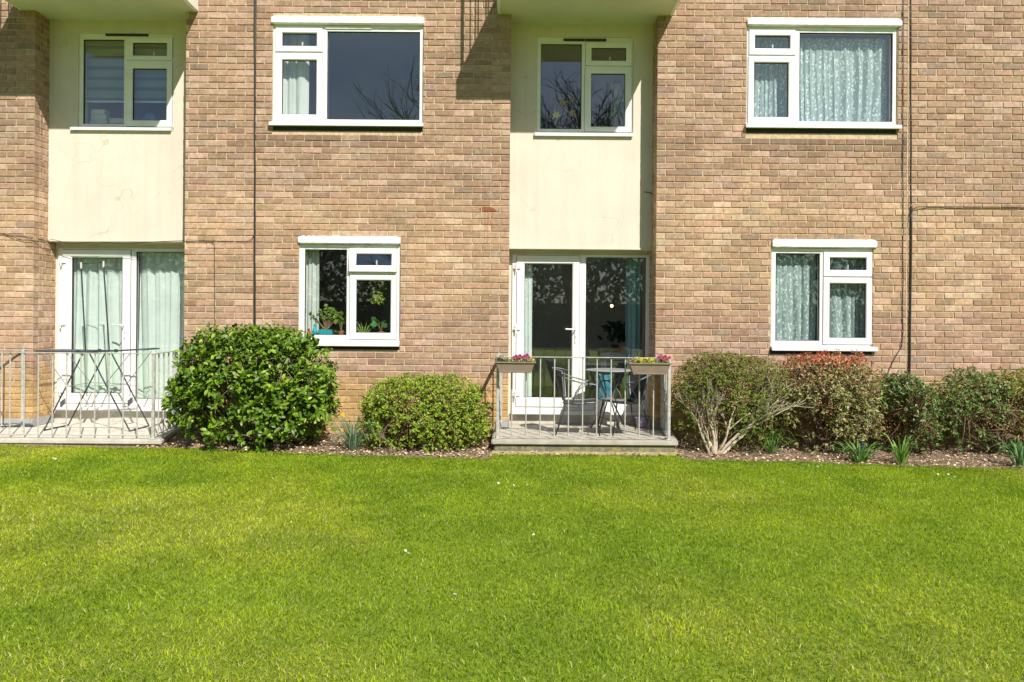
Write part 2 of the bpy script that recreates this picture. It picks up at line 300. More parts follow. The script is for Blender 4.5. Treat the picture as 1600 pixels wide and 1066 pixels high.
# ------------------------------------------------------------------ mesh builder
ORG = {}
def origin(o): return ORG.get(o.name, Vector((0, 0, 0))) if o is not None else Vector((0, 0, 0))
class MB:
    def __init__(s): s.v = []; s.f = []; s.t = []
    def add(s, vs, fs, tint=None):
        k = len(s.v); s.v += [tuple(p) for p in vs]; s.f += [tuple(i + k for i in f) for f in fs]
        s.t += [tint or (1, 1, 1)] * len(vs)
    def box(s, x0, x1, y0, y1, z0, z1, tint=None):
        s.add([(x0, y0, z0), (x1, y0, z0), (x1, y1, z0), (x0, y1, z0), (x0, y0, z1), (x1, y0, z1), (x1, y1, z1), (x0, y1, z1)],
              [(0, 3, 2, 1), (4, 5, 6, 7), (0, 1, 5, 4), (1, 2, 6, 5), (2, 3, 7, 6), (3, 0, 4, 7)], tint); return s
    def bbox(s, x0, x1, y0, y1, z0, z1, c=0.005, tint=None):   # chamfered box
        xs, ys, zs = (x0, x1), (y0, y1), (z0, z1)
        bm = bmesh.new()
        m = Matrix.Translation(((x0 + x1) / 2, (y0 + y1) / 2, (z0 + z1) / 2)) @ Matrix.Diagonal((x1 - x0, y1 - y0, z1 - z0, 1))
        bmesh.ops.create_cube(bm, size=1, matrix=m)
        bmesh.ops.bevel(bm, geom=bm.edges[:], offset=min(c, (x1 - x0) / 2.2, (y1 - y0) / 2.2, (z1 - z0) / 2.2), segments=2, affect='EDGES')
        bm.verts.index_update()
        s.add([v.co[:] for v in bm.verts], [[v.index for v in f.verts] for f in bm.faces], tint); bm.free(); return s
    def quad(s, a, b, c, d, tint=None): s.add([a, b, c, d], [(0, 1, 2, 3)], tint); return s
    def tube(s, pts, r, n=8, tint=None, cap=True):
        pts = [Vector(p) for p in pts]; m = len(pts)
        rs = r if isinstance(r, (list, tuple)) else [r] * m
        vs = []; up = None
        for i, p in enumerate(pts):
            d = (pts[min(i + 1, m - 1)] - pts[max(i - 1, 0)]).normalized()
            if up is None: up = Vector((0, 0, 1)) if abs(d.z) < 0.9 else Vector((0, 1, 0))
            a = d.cross(up)
            if a.length < 1e-4: a = d.cross(Vector((1, 0.2, 0)))
            a.normalize(); b = a.cross(d).normalized(); up = b
            for k in range(n):
                t = 2 * math.pi * k / n
                vs.append(p + (a * math.cos(t) + b * math.sin(t)) * rs[i])
        fs = [(i * n + k, i * n + (k + 1) % n, (i + 1) * n + (k + 1) % n, (i + 1) * n + k) for i in range(m - 1) for k in range(n)]
        if cap: fs += [tuple(range(n - 1, -1, -1)), tuple(range((m - 1) * n, m * n))]
        s.add(vs, fs, tint); return s
    def lathe(s, c, prof, n=20, tint=None):
        c = Vector(c); vs = []
        for r, z in prof:
            for k in range(n):
                t = 2 * math.pi * k / n; vs.append(c + Vector((r * math.cos(t), r * math.sin(t), z)))
        fs = [(i * n + k, i * n + (k + 1) % n, (i + 1) * n + (k + 1) % n, (i + 1) * n + k) for i in range(len(prof) - 1) for k in range(n)]
        fs += [tuple(range(n - 1, -1, -1)), tuple(range((len(prof) - 1) * n, len(prof) * n))]
        s.add(vs, fs, tint); return s
    def ring(s, o, i, y0, y1, ch=0.008, tint=None):
        """mitred frame: outer rect o, inner rect i (x0,x1,z0,z1), front y0, back y1"""
        def q(r, y, g=0): return [(r[0] - g, y, r[2] - g), (r[1] + g, y, r[2] - g), (r[1] + g, y, r[3] + g), (r[0] - g, y, r[3] + g)]
        ob = 0.003
        loops = [q(o, y1), q(o, y0 + ob), q(o, y0, -ob), q(i, y0, ch), q(i, y0 + ch * 0.8, 0), q(i, y1)]
        vs = [p for l in loops for p in l]; n = len(loops)
        fs = [(a * 4 + k, a * 4 + (k + 1) % 4, (a + 1) * 4 + (k + 1) % 4, (a + 1) * 4 + k) for a in range(n - 1) for k in range(4)]
        fs += [((n - 1) * 4 + k, (n - 1) * 4 + (k + 1) % 4, (k + 1) % 4, k) for k in range(4)]
        s.add(vs, fs, tint); return s
    def build(s, name, mat, parent=None, loc=None, smooth=False, kind=None):
        base = origin(parent) if parent is not None else Vector((0, 0, 0))
        wl = Vector(loc) if loc is not None else base.copy()
        va = np.array(s.v, dtype=np.float64) - np.array(wl)
        me = bpy.data.meshes.new(name); me.from_pydata(va.tolist(), [], s.f)
        at = me.attributes.new('tint', 'FLOAT_COLOR', 'POINT')
        c4 = np.ones((len(s.v), 4), dtype=np.float32); c4[:, :3] = np.array(s.t, dtype=np.float32)
        at.data.foreach_set('color', c4.ravel())
        if smooth: me.polygons.foreach_set('use_smooth', [True] * len(me.polygons))
        me.materials.append(M[mat] if isinstance(mat, str) else mat); me.update()
        o = bpy.data.objects.new(name, me); col.objects.link(o)
        if parent is not None: o.parent = parent
        o.location = wl - base
        ORG[o.name] = wl
        if kind: o['kind'] = kind
        return o
def same(o, parent, wl, name=None):       # another object on the same mesh
    c = o.copy(); col.objects.link(c); c.parent = parent; c.location = Vector(wl) - origin(parent); ORG[c.name] = Vector(wl)
    return c
def tag(o, label, cat, group=None):
    o['label'] = label; o['category'] = cat
    if group: o['group'] = group
    return o
def empty(name, loc):
    o = bpy.data.objects.new(name, None); col.objects.link(o); o.location = loc; o.empty_display_size = 0.1; ORG[o.name] = Vector(loc); return o
def np_mesh(name, mat, V, polys, T, parent=None, loc=(0, 0, 0), kind=None, smooth=False):
    """V (n,3) world; polys = list of int arrays (m,k); T (n,3) tint"""
    base = origin(parent) if parent is not None else Vector((0, 0, 0)); wl = Vector(loc)
    me = bpy.data.meshes.new(name)
    me.vertices.add(len(V)); me.vertices.foreach_set('co', (V - np.array(wl)).astype(np.float32).ravel())
    li = np.concatenate([p.ravel() for p in polys]).astype(np.int32)
    tot = np.concatenate([np.full(len(p), p.shape[1], np.int32) for p in polys])
    st = np.concatenate([[0], np.cumsum(tot)[:-1]]).astype(np.int32)
    me.loops.add(len(li)); me.loops.foreach_set('vertex_index', li)
    me.polygons.add(len(tot)); me.polygons.foreach_set('loop_start', st); me.polygons.foreach_set('loop_total', tot)
    if smooth: me.polygons.foreach_set('use_smooth', np.ones(len(tot), bool))
    me.update(calc_edges=True)
    at = me.attributes.new('tint', 'FLOAT_COLOR', 'POINT')
    c4 = np.ones((len(V), 4), np.float32); c4[:, :3] = T; at.data.foreach_set('color', c4.ravel())
    me.materials.append(M[mat]); o = bpy.data.objects.new(name, me); col.objects.link(o)
    if parent is not None: o.parent = parent
    o.location = wl - base; ORG[o.name] = wl
    if kind: o['kind'] = kind
    return o
def nrm(a): return a / np.maximum(np.linalg.norm(a, axis=-1, keepdims=True), 1e-9)
BIG = (np.array([(0, 0, 0), (.35, -.48, .07), (.35, .48, .07), (.38, 0, 0), (.74, -.36, .03), (.74, .36, .03), (.75, 0, -.03), (1, 0, -.12)]),
       [np.array([(0, 3, 1), (0, 2, 3), (4, 6, 7), (6, 5, 7)]), np.array([(1, 3, 6, 4), (3, 2, 5, 6)])])
SMALL = (np.array([(0, 0, 0), (.45, -.5, .10), (.45, .5, .10), (1, 0, -.08)]), [np.array([(0, 3, 1), (0, 2, 3)])])
def leaf_arrays(tpl, Pp, D, N, L, W, C):
    tv, tf = tpl; n = len(Pp); k = len(tv)
    D = nrm(D); Sd = nrm(np.cross(D, N)); Nn = np.cross(Sd, D)
    L = np.asarray(L)[:, None, None]; W = np.asarray(W)[:, None, None]
    V = Pp[:, None, :] + D[:, None, :] * tv[None, :, 0:1] * L + Sd[:, None, :] * tv[None, :, 1:2] * W + Nn[:, None, :] * tv[None, :, 2:3] * L
    base = (np.arange(n) * k)[:, None, None]
    polys = [(f[None] + base).reshape(-1, f.shape[1]) for f in tf]
    return V.reshape(-1, 3), polys, np.repeat(C, k, axis=0)

# smooth value noise for patches
_lat = rng.random((64, 64))
def vnoise(x, y, s):
    x = np.asarray(x) * s + 100; y = np.asarray(y) * s + 100
    xi = np.floor(x).astype(int); yi = np.floor(y).astype(int); fx = x - xi; fy = y - yi
    fx = fx * fx * (3 - 2 * fx); fy = fy * fy * (3 - 2 * fy)
    g = lambda a, b: _lat[a % 64, b % 64]
    return (g(xi, yi) * (1 - fx) + g(xi + 1, yi) * fx) * (1 - fy) + (g(xi, yi + 1) * (1 - fx) + g(xi + 1, yi + 1) * fx) * fy
def fbm(x, y, s): return 0.5 * vnoise(x, y, s) + 0.3 * vnoise(x + 7, y + 3, s * 2.1) + 0.2 * vnoise(x + 1, y + 9, s * 4.3)

# ------------------------------------------------------------------ layout numbers
WALL_TOP = 6.5; WALL_BOT = -0.15; XL, XR = -9.0, 9.0
BAYL = (P(53, 300, 0).x, P(289, 300, 0).x)
BAYC = (P(796.5, 300, 0).x, P(1026, 300, 0).x)
REC = 0.27; DOORY = 0.40
ZB_L = View(185, 378, REC).z(378.5); ZB_C = View(910, 390, REC).z(390)
Z_BALC = 5.10; BAL_T = 0.24
FLOOR_L, FLOOR_C = 0.13, 0.16
def gz(x, y=0): return 0.014 * np.maximum(0, -np.asarray(x)) * 0.8

# window definitions
WIN = {}
def wdef(key, cx, cy, y, **k): WIN[key] = (View(cx, cy, y), k)
wdef('up_mid', 543, 117, 0.025, frame=(426, 661, 40, 193), lintel=(425, 663, 28, 40), sill=(424, 663, 192, 199.5),
     fixed=[(511, 656, 49, 187)], sash=[((431, 504, 45, 82), (441, 495, 53, 73)), ((431, 504, 86, 191), (441, 495, 95, 180))], vent=(508, 581, 42, 46))
wdef('up_right', 1285, 120, 0.025, frame=(1167, 1403, 43, 197), lintel=(1166, 1406, 31, 43), sill=(1164, 1405, 195.5, 203),
     fixed=[(1249, 1395, 51, 190)], sash=[((1170, 1242, 48, 87), (1179, 1234, 57, 77)), ((1169, 1242, 90, 195), (1178, 1232, 99, 184))], vent=(1247, 1320, 43.5, 48))
wdef('low_mid', 546, 455, 0.025, frame=(467, 625, 382, 533), lintel=(467, 626, 370, 382), sill=(468, 626, 532, 541),
     fixed=[(476, 542, 390, 524)], sash=[((546, 620, 388, 425), (557, 612, 397, 415)), ((547, 620, 430, 530), (557, 611, 438, 520))], vent=(511, 583, 383, 387))
wdef('low_right', 1285, 462, 0.025, frame=(1205, 1364, 388, 541), lintel=(1205, 1367, 375, 388), sill=(1204, 1368, 541, 548.5),
     fixed=[(1212, 1281, 396, 533)], sash=[((1286, 1362, 394, 432), (1296, 1353, 403, 422)), ((1286, 1362, 434, 538), (1296, 1353, 443, 528))], vent=(1250, 1323, 389, 393))
wdef('bay_left', 196, 128, REC + 0.025, frame=(122, 272, 52, 199), sill=(115, 271, 199.5, 206),
     fixed=[(130, 194, 62, 194)], sash=[((199, 270, 59, 94), (208, 261, 67, 87)), ((199, 270, 97, 198), (208, 261, 107, 188))], vent=(165, 232, 52, 57), dark=True)
wdef('bay_mid', 914, 135, REC + 0.025, frame=(839, 990, 58, 207), sill=(836, 989, 208, 215),
     fixed=[(845, 909, 69, 202)], sash=[((915, 987, 67, 103), (924, 978, 75, 95)), ((914, 987, 106, 206), (924, 977, 115, 198))], vent=(880, 947, 61, 65), dark=True)

# ------------------------------------------------------------------ ground
def edge_pts():
    e = []
    e.append((-12.0, -0.9)); e.append((P(250, 690, -0.9).x, -0.9))
    for a in ((260, 706), (400, 711), (530, 715), (640, 717), (764, 718.5)):
        g = GP(*a); e.append((g.x, g.y))
    e.append((P(768, 690, -.9).x, -0.89)); e.append((P(1062, 690, -.9).x, -0.89))
    for a in ((1068, 719), (1200, 722), (1300, 725), (1400, 728.5), (1500, 731.5), (1600, 734.5)):
        g = GP(*a); e.append((g.x, g.y))
    e.append((12.0, -1.75))
    return np.array(e)
EDGE = edge_pts()
def edge_y(x): return np.interp(x, EDGE[:, 0], EDGE[:, 1]) + 0.012 * np.sin(np.asarray(x) * 9.0) + 0.06 * (fbm(np.asarray(x), np.asarray(x) * 0, 6.0) - .5)
g = MB()
n = 60
xs = np.concatenate([[-400, -60, -12], np.linspace(-9, 9, 60), [12, 60, 400]])
ys = np.concatenate([[-400, -60, -20], np.linspace(-9, 0.3, 32), [3, 30, 200]])
vs = [(x, y, float(gz(max(x, -9))) * (1 if y > -9 else 0.5) - 0.004) for y in ys for x in xs]
nx = len(xs)
fs = [(j * nx + i, j * nx + i + 1, (j + 1) * nx + i + 1, (j + 1) * nx + i) for j in range(len(ys) - 1) for i in range(nx - 1)]
g.add(vs, fs); ground = g.build('lawn', 'lawn', kind='structure')

# planting bed soil, gently uneven, between the wall and the lawn
b = MB(); xs = np.linspace(-9, 9, 260); rows = 10; vs = []
for i, x in enumerate(xs):
    ey = float(edge_y(x)) - 0.02
    for j in range(rows + 1):
        t = j / rows; y = ey * (1 - t) + 0.05 * t
        z = float(gz(x)) + 0.004 + 0.035 * float(fbm(x, y, 3.0)) * min(1, t * 5) + 0.02 * t
        vs.append((x, y, z))
fs = [(i * (rows + 1) + j, (i + 1) * (rows + 1) + j, (i + 1) * (rows + 1) + j + 1, i * (rows + 1) + j + 1) for i in range(len(xs) - 1) for j in range(rows)]
b.add(vs, fs); bed = b.build('planting_bed', 'soil', kind='structure', smooth=True)

# bark chips and dry leaves strewn on the bed
def chips(n=9000):
    x = rng.uniform(-4.0, 7.2, n); ey = edge_y(x); t = rng.random(n) ** 1.3
    y = ey * (1 - t) - 0.02 * (rng.random(n)) + (-0.05) * t
    z = gz(x) + 0.012 + 0.035 * fbm(x, y, 3.0) * np.minimum(1, t * 5) + 0.02 * t + rng.random(n) * 0.014
    a = rng.uniform(0, 6.28, n); D = np.stack([np.cos(a), np.sin(a), rng.normal(0, .35, n)], 1)
    N = nrm(np.stack([rng.normal(0, .5, n), rng.normal(0, .5, n), np.ones(n)], 1))
    L = rng.uniform(0.012, 0.045, n); W = L * rng.uniform(.35, .8, n)
    pal = np.array([(.46, .35, .23), (.34, .24, .15), (.20, .13, .085), (.58, .47, .32), (.28, .19, .12), (.66, .57, .42)])
    C = pal[rng.choice(6, n, p=[.28, .22, .16, .14, .12, .08])] * rng.uniform(.85, 1.35, (n, 1))
    V, p, T = leaf_arrays(SMALL, np.stack([x, y, z], 1), D, N, L, W, C)
    o = np_mesh('bark_mulch', 'chip', V, p, T, kind='stuff')
    tag(o, 'brown bark chips and dry leaves strewn along the planting bed', 'mulch')
chips()

# grass
def grass(n=880000):
    k = int(n * 1.0)
    d = np.sqrt(rng.uniform(0, 1, k))       # distance from camera, denser near in proportion to nothing: area uniform
    x = rng.uniform(-7.4, 7.4, k); y = rng.uniform(-6.6, -0.6, k)
    # drop what lies far outside a generous view cone
    keep = (np.abs(x) < (y + DC) * 0.80 + 0.9) & (y < edge_y(x))
    x, y = x[keep], y[keep]; m = len(x)
    dist = y + DC
    patch = fbm(x, y, 0.55); patch2 = fbm(x + 31, y + 17, 1.7); fine = fbm(x + 3, y + 57, 5.0)
    h = (0.011 + 0.019 * rng.random(m)) * (0.8 + 0.4 * patch2) * (0.85 + 0.3 * fine)
    near_edge = (edge_y(x) - y) < 0.05
    h = np.where(near_edge, h * 1.15, h)
    w = rng.uniform(0.0010, 0.0019, m) * (0.9 + dist * 0.07)
    lean_a = 6.28 * fbm(x, y, 2.2) * 1.6 + rng.normal(0, 1.5, m)
    lean = rng.uniform(0.4, 1.9, m)
    fa = rng.uniform(0, 6.28, m)
    side = np.stack([np.cos(fa), np.sin(fa), np.zeros(m)], 1)
    ld = np.stack([np.cos(lean_a), np.sin(lean_a), np.zeros(m)], 1)
    z0 = gz(x) + 0.0
    B = np.stack([x, y, z0], 1)
    Mi = B + ld * (h * lean * 0.30)[:, None]; Mi[:, 2] += h * 0.62
    Tp = B + ld * (h * lean * 0.95)[:, None]; Tp[:, 2] += h * (1.08 - 0.36 * lean)
    V = np.stack([B - side * w[:, None], B + side * w[:, None], Mi - side * (w * .8)[:, None], Mi + side * (w * .8)[:, None], Tp], 1).reshape(-1, 3)
    base = (np.arange(m) * 5)[:, None]
    q = np.array([[0, 1, 3, 2]]) + base; t = np.array([[2, 3, 4]]) + base
    r = rng.random(m)
    green = np.array((.300, .435, .018)); lime = np.array((.450, .530, .028)); deep = np.array((.165, .300, .014)); straw = np.array((.62, .60, .24))
    a = np.clip((patch - 0.42) * 4.5, 0, 1)[:, None]; b2 = np.clip((patch2 - 0.42) * 3.6 + (fine - .5) * 1.2, 0, 1)[:, None]
    C = green * (1 - a) + lime * a
    C = C * (1 - 0.55 * b2) + deep * 0.55 * b2
    dry = r < (0.06 + 0.18 * np.clip((patch - 0.5) * 4, 0, 1))
    C[dry] = straw * rng.uniform(.6, 1.1, (dry.sum(), 1))
    C *= rng.uniform(.5, 1.4, (m, 1))
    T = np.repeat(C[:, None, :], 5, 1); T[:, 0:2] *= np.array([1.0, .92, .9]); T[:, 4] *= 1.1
    o = np_mesh('grass', 'grass', V, [q, t], T.reshape(-1, 3), kind='stuff')
    tag(o, 'mown bright green lawn grass with paler dry patches', 'grass')
grass()

# ------------------------------------------------------------------ the building
bld = empty('apartment_building', (0, 0.3, 0))
tag(bld, 'two visible storeys of a tan brick block of flats with white windows and cream bays', 'building')

# openings in the front plane: rect (x0,x1,z0,z1)
OPEN = []
for k in ('up_mid', 'up_right', 'low_mid', 'low_right'):
    v, d = WIN[k]; v0 = View(v.cx, v.cy, 0)
    f = d['frame']; l = d['lintel']
    OPEN.append((v0.x(f[0]), v0.x(f[1]), v0.z(d['sill'][3] + 5.5), v0.z(l[2])))
SEG = [(XL, BAYL[0]), (BAYL[1], BAYC[0]), (BAYC[1], XR)]
ZTOP = WALL_TOP
MY = 0.0085                                  # mortar face sits behind the brick faces
wm = MB()
for (a, c) in SEG:
    ops = sorted([o for o in OPEN if o[0] > a and o[1] < c])
    cuts = sorted(set([a, c] + [o[0] for o in ops] + [o[1] for o in ops]))
    for i in range(len(cuts) - 1):
        x0, x1 = cuts[i], cuts[i + 1]; mid = (x0 + x1) / 2
        holes = sorted([(o[2], o[3]) for o in ops if o[0] < mid < o[1]])
        z = WALL_BOT
        for h in holes + [(ZTOP, ZTOP)]:
            if h[0] > z: wm.quad((x0, MY, z), (x1, MY, z), (x1, MY, h[0]), (x0, MY, h[0]))
            z = h[1]
for o in OPEN:                              # reveals
    x0, x1, z0, z1 = o; Y = 0.28
    wm.quad((x0, MY, z0), (x0, Y, z0), (x0, Y, z1), (x0, MY, z1)); wm.quad((x1, MY, z0), (x1, MY, z1), (x1, Y, z1), (x1, Y, z0))
    wm.quad((x0, MY, z0), (x1, MY, z0), (x1, Y, z0), (x0, Y, z0)); wm.quad((x0, MY, z1), (x0, Y, z1), (x1, Y, z1), (x1, MY, z1))
for (x, sgn) in ((BAYL[0], -1), (BAYL[1], 1), (BAYC[0], -1), (BAYC[1], 1)):
    xx = x + sgn * 0.006
    wm.quad((xx, MY, WALL_BOT), (xx, 0.75, WALL_BOT), (xx, 0.75, ZTOP), (xx, MY, ZTOP))
# closing back and top so no daylight falls behind the facade
wm.quad((XL, 4.0, WALL_BOT), (XR, 4.0, WALL_BOT), (XR, 4.0, ZTOP), (XL, 4.0, ZTOP))
wm.quad((XL, 0.0, ZTOP), (XR, 0.0, ZTOP), (XR, 4.0, ZTOP), (XL, 4.0, ZTOP))
wm.quad((XL, MY, WALL_BOT), (XL, 4, WALL_BOT), (XL, 4, ZTOP), (XL, MY, ZTOP)); wm.quad((XR, MY, WALL_BOT), (XR, 4, WALL_BOT), (XR, 4, ZTOP), (XR, MY, ZTOP))
wall = wm.build('wall', 'mortar', bld)

# bricks
CO = 0.0762; BH = 0.0655; PIT = 0.2255; BL = 0.2145
Z0 = P(700, 221, 0).z; Z0 = Z0 - math.ceil((Z0 - WALL_BOT) / CO) * CO
def brick_tint(x, z):
    r = random.random()
    if r < .46: c = (.445, .312, .215)
    elif r < .66: c = (.535, .40, .30)
    elif r < .78: c = (.385, .27, .185)
    elif r < .92: c = (.49, .36, .25)
    elif r < .96: c = (.38, .29, .22)
    else: c = (.39, .275, .19)
    q_ = [random.uniform(.96, 1.04) for _ in range(3)]; c = (c[0] * q_[0], c[1] * q_[1], c[2] * q_[2])
    c = tuple(a * .92 + b_ * .08 for a, b_ in zip(c, (.465, .345, .24)))
    c = (c[0] * .90, c[1] * .865, c[2] * .90)
    k = random.uniform(.86, 1.12) * (.94 if z > 3.0 else 1.0)
    k *= 0.94 + 0.14 * float(fbm(x, z, 0.9))
    if z < 0.85:                               # ochre, sandier bricks near the ground
        t = min(1, (0.95 - z) / 0.4) * .8
        c = tuple(a * (1 - t) + b_ * t for a, b_ in zip(c, (.50, .335, .135)))
    if 1.6 < z < 2.85: c = (c[0] * 1.07, c[1] * 1.08, c[2] * 1.02)
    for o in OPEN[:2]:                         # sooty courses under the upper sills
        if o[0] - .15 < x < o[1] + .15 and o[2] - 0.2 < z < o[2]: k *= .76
    return (c[0] * k, c[1] * k, c[2] * k)
def add_brick(mb, x0, x1, z0, z1, yf, depth, tint, ch=0.0042):
    j = lambda a=0.0019: random.uniform(-a, a)
    y = yf + random.uniform(-.0016, .0016)
    c = ch
    q0 = [(x0 + c + j(), y + j(.0008), z0 + c + j()), (x1 - c + j(), y + j(.0008), z0 + c + j()), (x1 - c + j(), y + j(.0008), z1 - c + j()), (x0 + c + j(), y + j(.0008), z1 - c + j())]
    q1 = [(x0 + j(), y + c, z0 + j()), (x1 + j(), y + c, z0 + j()), (x1 + j(), y + c, z1 + j()), (x0 + j(), y + c, z1 + j())]
    q2 = [(p[0], y + depth, p[2]) for p in q1]
    fs = [(0, 1, 2, 3)] + [(k, 4 + k, 4 + (k + 1) % 4, (k + 1) % 4) for k in range(4)] + [(4 + k, 8 + k, 8 + (k + 1) % 4, 4 + (k + 1) % 4) for k in range(4)]
    fs = [tuple(reversed(f)) if i else f for i, f in enumerate(fs)]
    mb.add(q0 + q1 + q2, fs, tint)
bricks = []                                  # (x0,x1,z0,z1,isend)
JOINTS = [P(398, 250, 0).x, P(1418, 300, 0).x]
def cut(x0, x1, z0, z1):
    parts = [(x0, x1)]
    for o in OPEN:
        if z1 > o[2] + .01 and z0 < o[3] - .01:
            np_ = []
            for (a, c) in parts:
                if c <= o[0] or a >= o[1]: np_.append((a, c)); continue
                if a < o[0] - .02: np_.append((a, o[0] - .004))
                if c > o[1] + .02: np_.append((o[1] + .004, c))
            parts = np_
    return parts
subsegs = []
for (a, c) in SEG:
    js = [j for j in JOINTS if a < j < c]; e = [a] + js + [c]
    for i in range(len(e) - 1):
        subsegs.append((e[i] + (.008 if i > 0 else 0), e[i + 1] - (.008 if i < len(e) - 2 else 0), 'R' if (c == BAYC[0] or c == BAYL[0]) else 'L'))
row = 0; z = Z0
while z < ZTOP:
    for si, (a, c, side) in enumerate(subsegs):
        off = (row % 2) * PIT / 2
        wob = random.uniform(-.012, .012)
        edges = []
        if side == 'R':
            x = c
            w = (BL if row % 2 else 0.1025); edges.append((x - w, x)); x -= w + (PIT - BL)
            while x > a + .03:
                w = BL + random.uniform(-.006, .006); edges.append((max(a, x - w), x)); x -= w + (PIT - BL) + random.uniform(-.003, .003)
        else:
            x = a
            w = (BL if row % 2 else 0.1025); edges.append((x, x + w)); x += w + (PIT - BL)
            while x < c - .03:
                w = BL + random.uniform(-.006, .006); edges.append((x, min(c, x + w))); x += w + (PIT - BL) + random.uniform(-.003, .003)
        for (p, q) in edges:
            if q - p < .03: continue
            for (p2, q2) in cut(p, q, z, z + BH):
                if q2 - p2 > .02: bricks.append((p2, q2, z, z + BH, abs(q2 - c) < .001 or abs(p2 - a) < .001))
    row += 1; z += CO
# the 300 whole bricks nearest the camera that nothing hides become bricks of their own
def score(b):
    cx, cz = (b[0] + b[1]) / 2, (b[2] + b[3]) / 2
    if b[4] or b[1] - b[0] < BL - .0075 or cz < 1.25: return 1e9
    return (cx - 0) ** 2 + (cz - CZ) ** 2
order = sorted(range(len(bricks)), key=lambda i: score(bricks[i])); singles = set(order[:298])
variants = []
for i in range(8):
    mb = MB(); add_brick(mb, -BL / 2, BL / 2, -BH / 2, BH / 2, 0, .02, (1, 1, 1)); variants.append(mb)
vobj = []
sb = MB()
for i, b_ in enumerate(bricks):
    cx, cz = (b_[0] + b_[1]) / 2, (b_[2] + b_[3]) / 2
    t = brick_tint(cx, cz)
    if i in singles:
        k = random.randrange(8)
        if len(vobj) <= k or vobj[k] is None:
            while len(vobj) <= k: vobj.append(None)
            o = MB(); o.v = variants[k].v; o.f = variants[k].f; o.t = variants[k].t
            ob = o.build('brick', 'brick', wall, loc=(0, 0, 0)); ob.location = Vector((cx, 0, cz)) - origin(wall); vobj[k] = ob
        else:
            ob = same(vobj[k], wall, (cx, 0, cz))
        ob.color = (*t, 1); ob.scale.x = (b_[1] - b_[0]) / BL
    else:
        dz = random.uniform(-.001, .001)
        add_brick(sb, b_[0], b_[1], b_[2] + dz, b_[3] + dz, 0, .1 if b_[4] else .02, t)
# return bricks on the bay reveals
def add_reveal(mb, x, sgn, y0, y1, z0, z1, tint):
    tmp = MB(); add_brick(tmp, y0, y1, z0, z1, 0, .02, tint)
    fs = tmp.f
    vs = [(x + sgn * p[1], p[0], p[2]) for p in tmp.v]
    mb.add(vs, fs, tint)
z = Z0; row = 0
while z < ZTOP:
    for (x, sgn) in ((BAYL[0], -1), (BAYL[1], 1), (BAYC[0], -1), (BAYC[1], 1)):
        spans = [(.112, .215), (.225, .33), (.34, .445), (.455, .56)] if row % 2 else [(.112, .162), (.172, .387), (.397, .56)]
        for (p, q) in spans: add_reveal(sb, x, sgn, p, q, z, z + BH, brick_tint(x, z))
    row += 1; z += CO
stuffb = sb.build('brickwork', 'brick', wall, kind='stuff')
# movement joints
for j in JOINTS:
    mj = MB().box(j - .006, j + .006, .002, .01, WALL_BOT, ZTOP); mj.build('movement_joint', 'mortar_dark' if j < 0 else 'mortar', bld)

# rendered bay panels with their soffits
def bay(x0, x1, zb, wk):
    v, d = WIN[wk]; f = d['frame']; vv = View(v.cx, v.cy, REC)
    o = (vv.x(f[0]), vv.x(f[1]), vv.z(d['sill'][3] - 2), vv.z(f[2]))
    m = MB(); X0, X1 = x0 - .05, x1 + .05; T = 6.4
    for (a, b_, c, e) in ((X0, o[0], zb, T), (o[1], X1, zb, T), (o[0], o[1], zb, o[2]), (o[0], o[1], o[3], T)):
        m.quad((a, REC, c), (b_, REC, c), (b_, REC, e), (a, REC, e))
    m.quad((X0, REC, zb), (X0, .62, zb), (X1, .62, zb), (X1, REC, zb))
    Y = REC + .22
    m.quad((o[0], REC, o[2]), (o[0], Y, o[2]), (o[0], Y, o[3]), (o[0], REC, o[3])); m.quad((o[1], REC, o[2]), (o[1], REC, o[3]), (o[1], Y, o[3]), (o[1], Y, o[2]))
    m.quad((o[0], REC, o[2]), (o[1], REC, o[2]), (o[1], Y, o[2]), (o[0], Y, o[2])); m.quad((o[0], REC, o[3]), (o[0], Y, o[3]), (o[1], Y, o[3]), (o[1], REC, o[3]))
    p = m.build('rendered_panel', 'render', bld)
    # drip bead along the bottom edge
    MB().bbox(X0 + .05, X1 - .05, REC - .012, REC - .001, zb - .002, zb + .022, .004).build('drip_bead', 'render', p)
    return o
bayopen = {'bay_left': bay(BAYL[0], BAYL[1], ZB_L, 'bay_left'), 'bay_mid': bay(BAYC[0], BAYC[1], ZB_C, 'bay_mid')}

# rooms behind the openings
def room(o, y0, ex=(.45, .45), dn=.6, up=.25, depth=2.6):
    x0, x1, z0, z1 = o; X0, X1, A, B = x0 - ex[0], x1 + ex[1], z0 - dn, z1 + up; Y1 = y0 + depth
    m = MB()
    m.quad((X0, Y1, A), (X1, Y1, A), (X1, Y1, B), (X0, Y1, B)); m.quad((X0, y0, A), (X0, Y1, A), (X0, Y1, B), (X0, y0, B))
    m.quad((X1, y0, A), (X1, y0, B), (X1, Y1, B), (X1, Y1, A)); m.quad((X0, y0, A), (X1, y0, A), (X1, Y1, A), (X0, Y1, A)); m.quad((X0, y0, B), (X0, Y1, B), (X1, Y1, B), (X1, y0, B))
    for (a, b_, c, e) in ((X0, x0, A, B), (x1, X1, A, B), (x0, x1, A, z0), (x0, x1, z1, B)):
        m.quad((a, y0, c), (b_, y0, c), (b_, y0, e), (a, y0, e))
    return m.build('room_interior', 'room', bld)
for i, k in enumerate(('up_mid', 'up_right', 'low_mid', 'low_right')): room(OPEN[i], .28)
room(bayopen['bay_left'], REC + .22, (.3, .3)); room(bayopen['bay_mid'], REC + .22, (.3, .3))

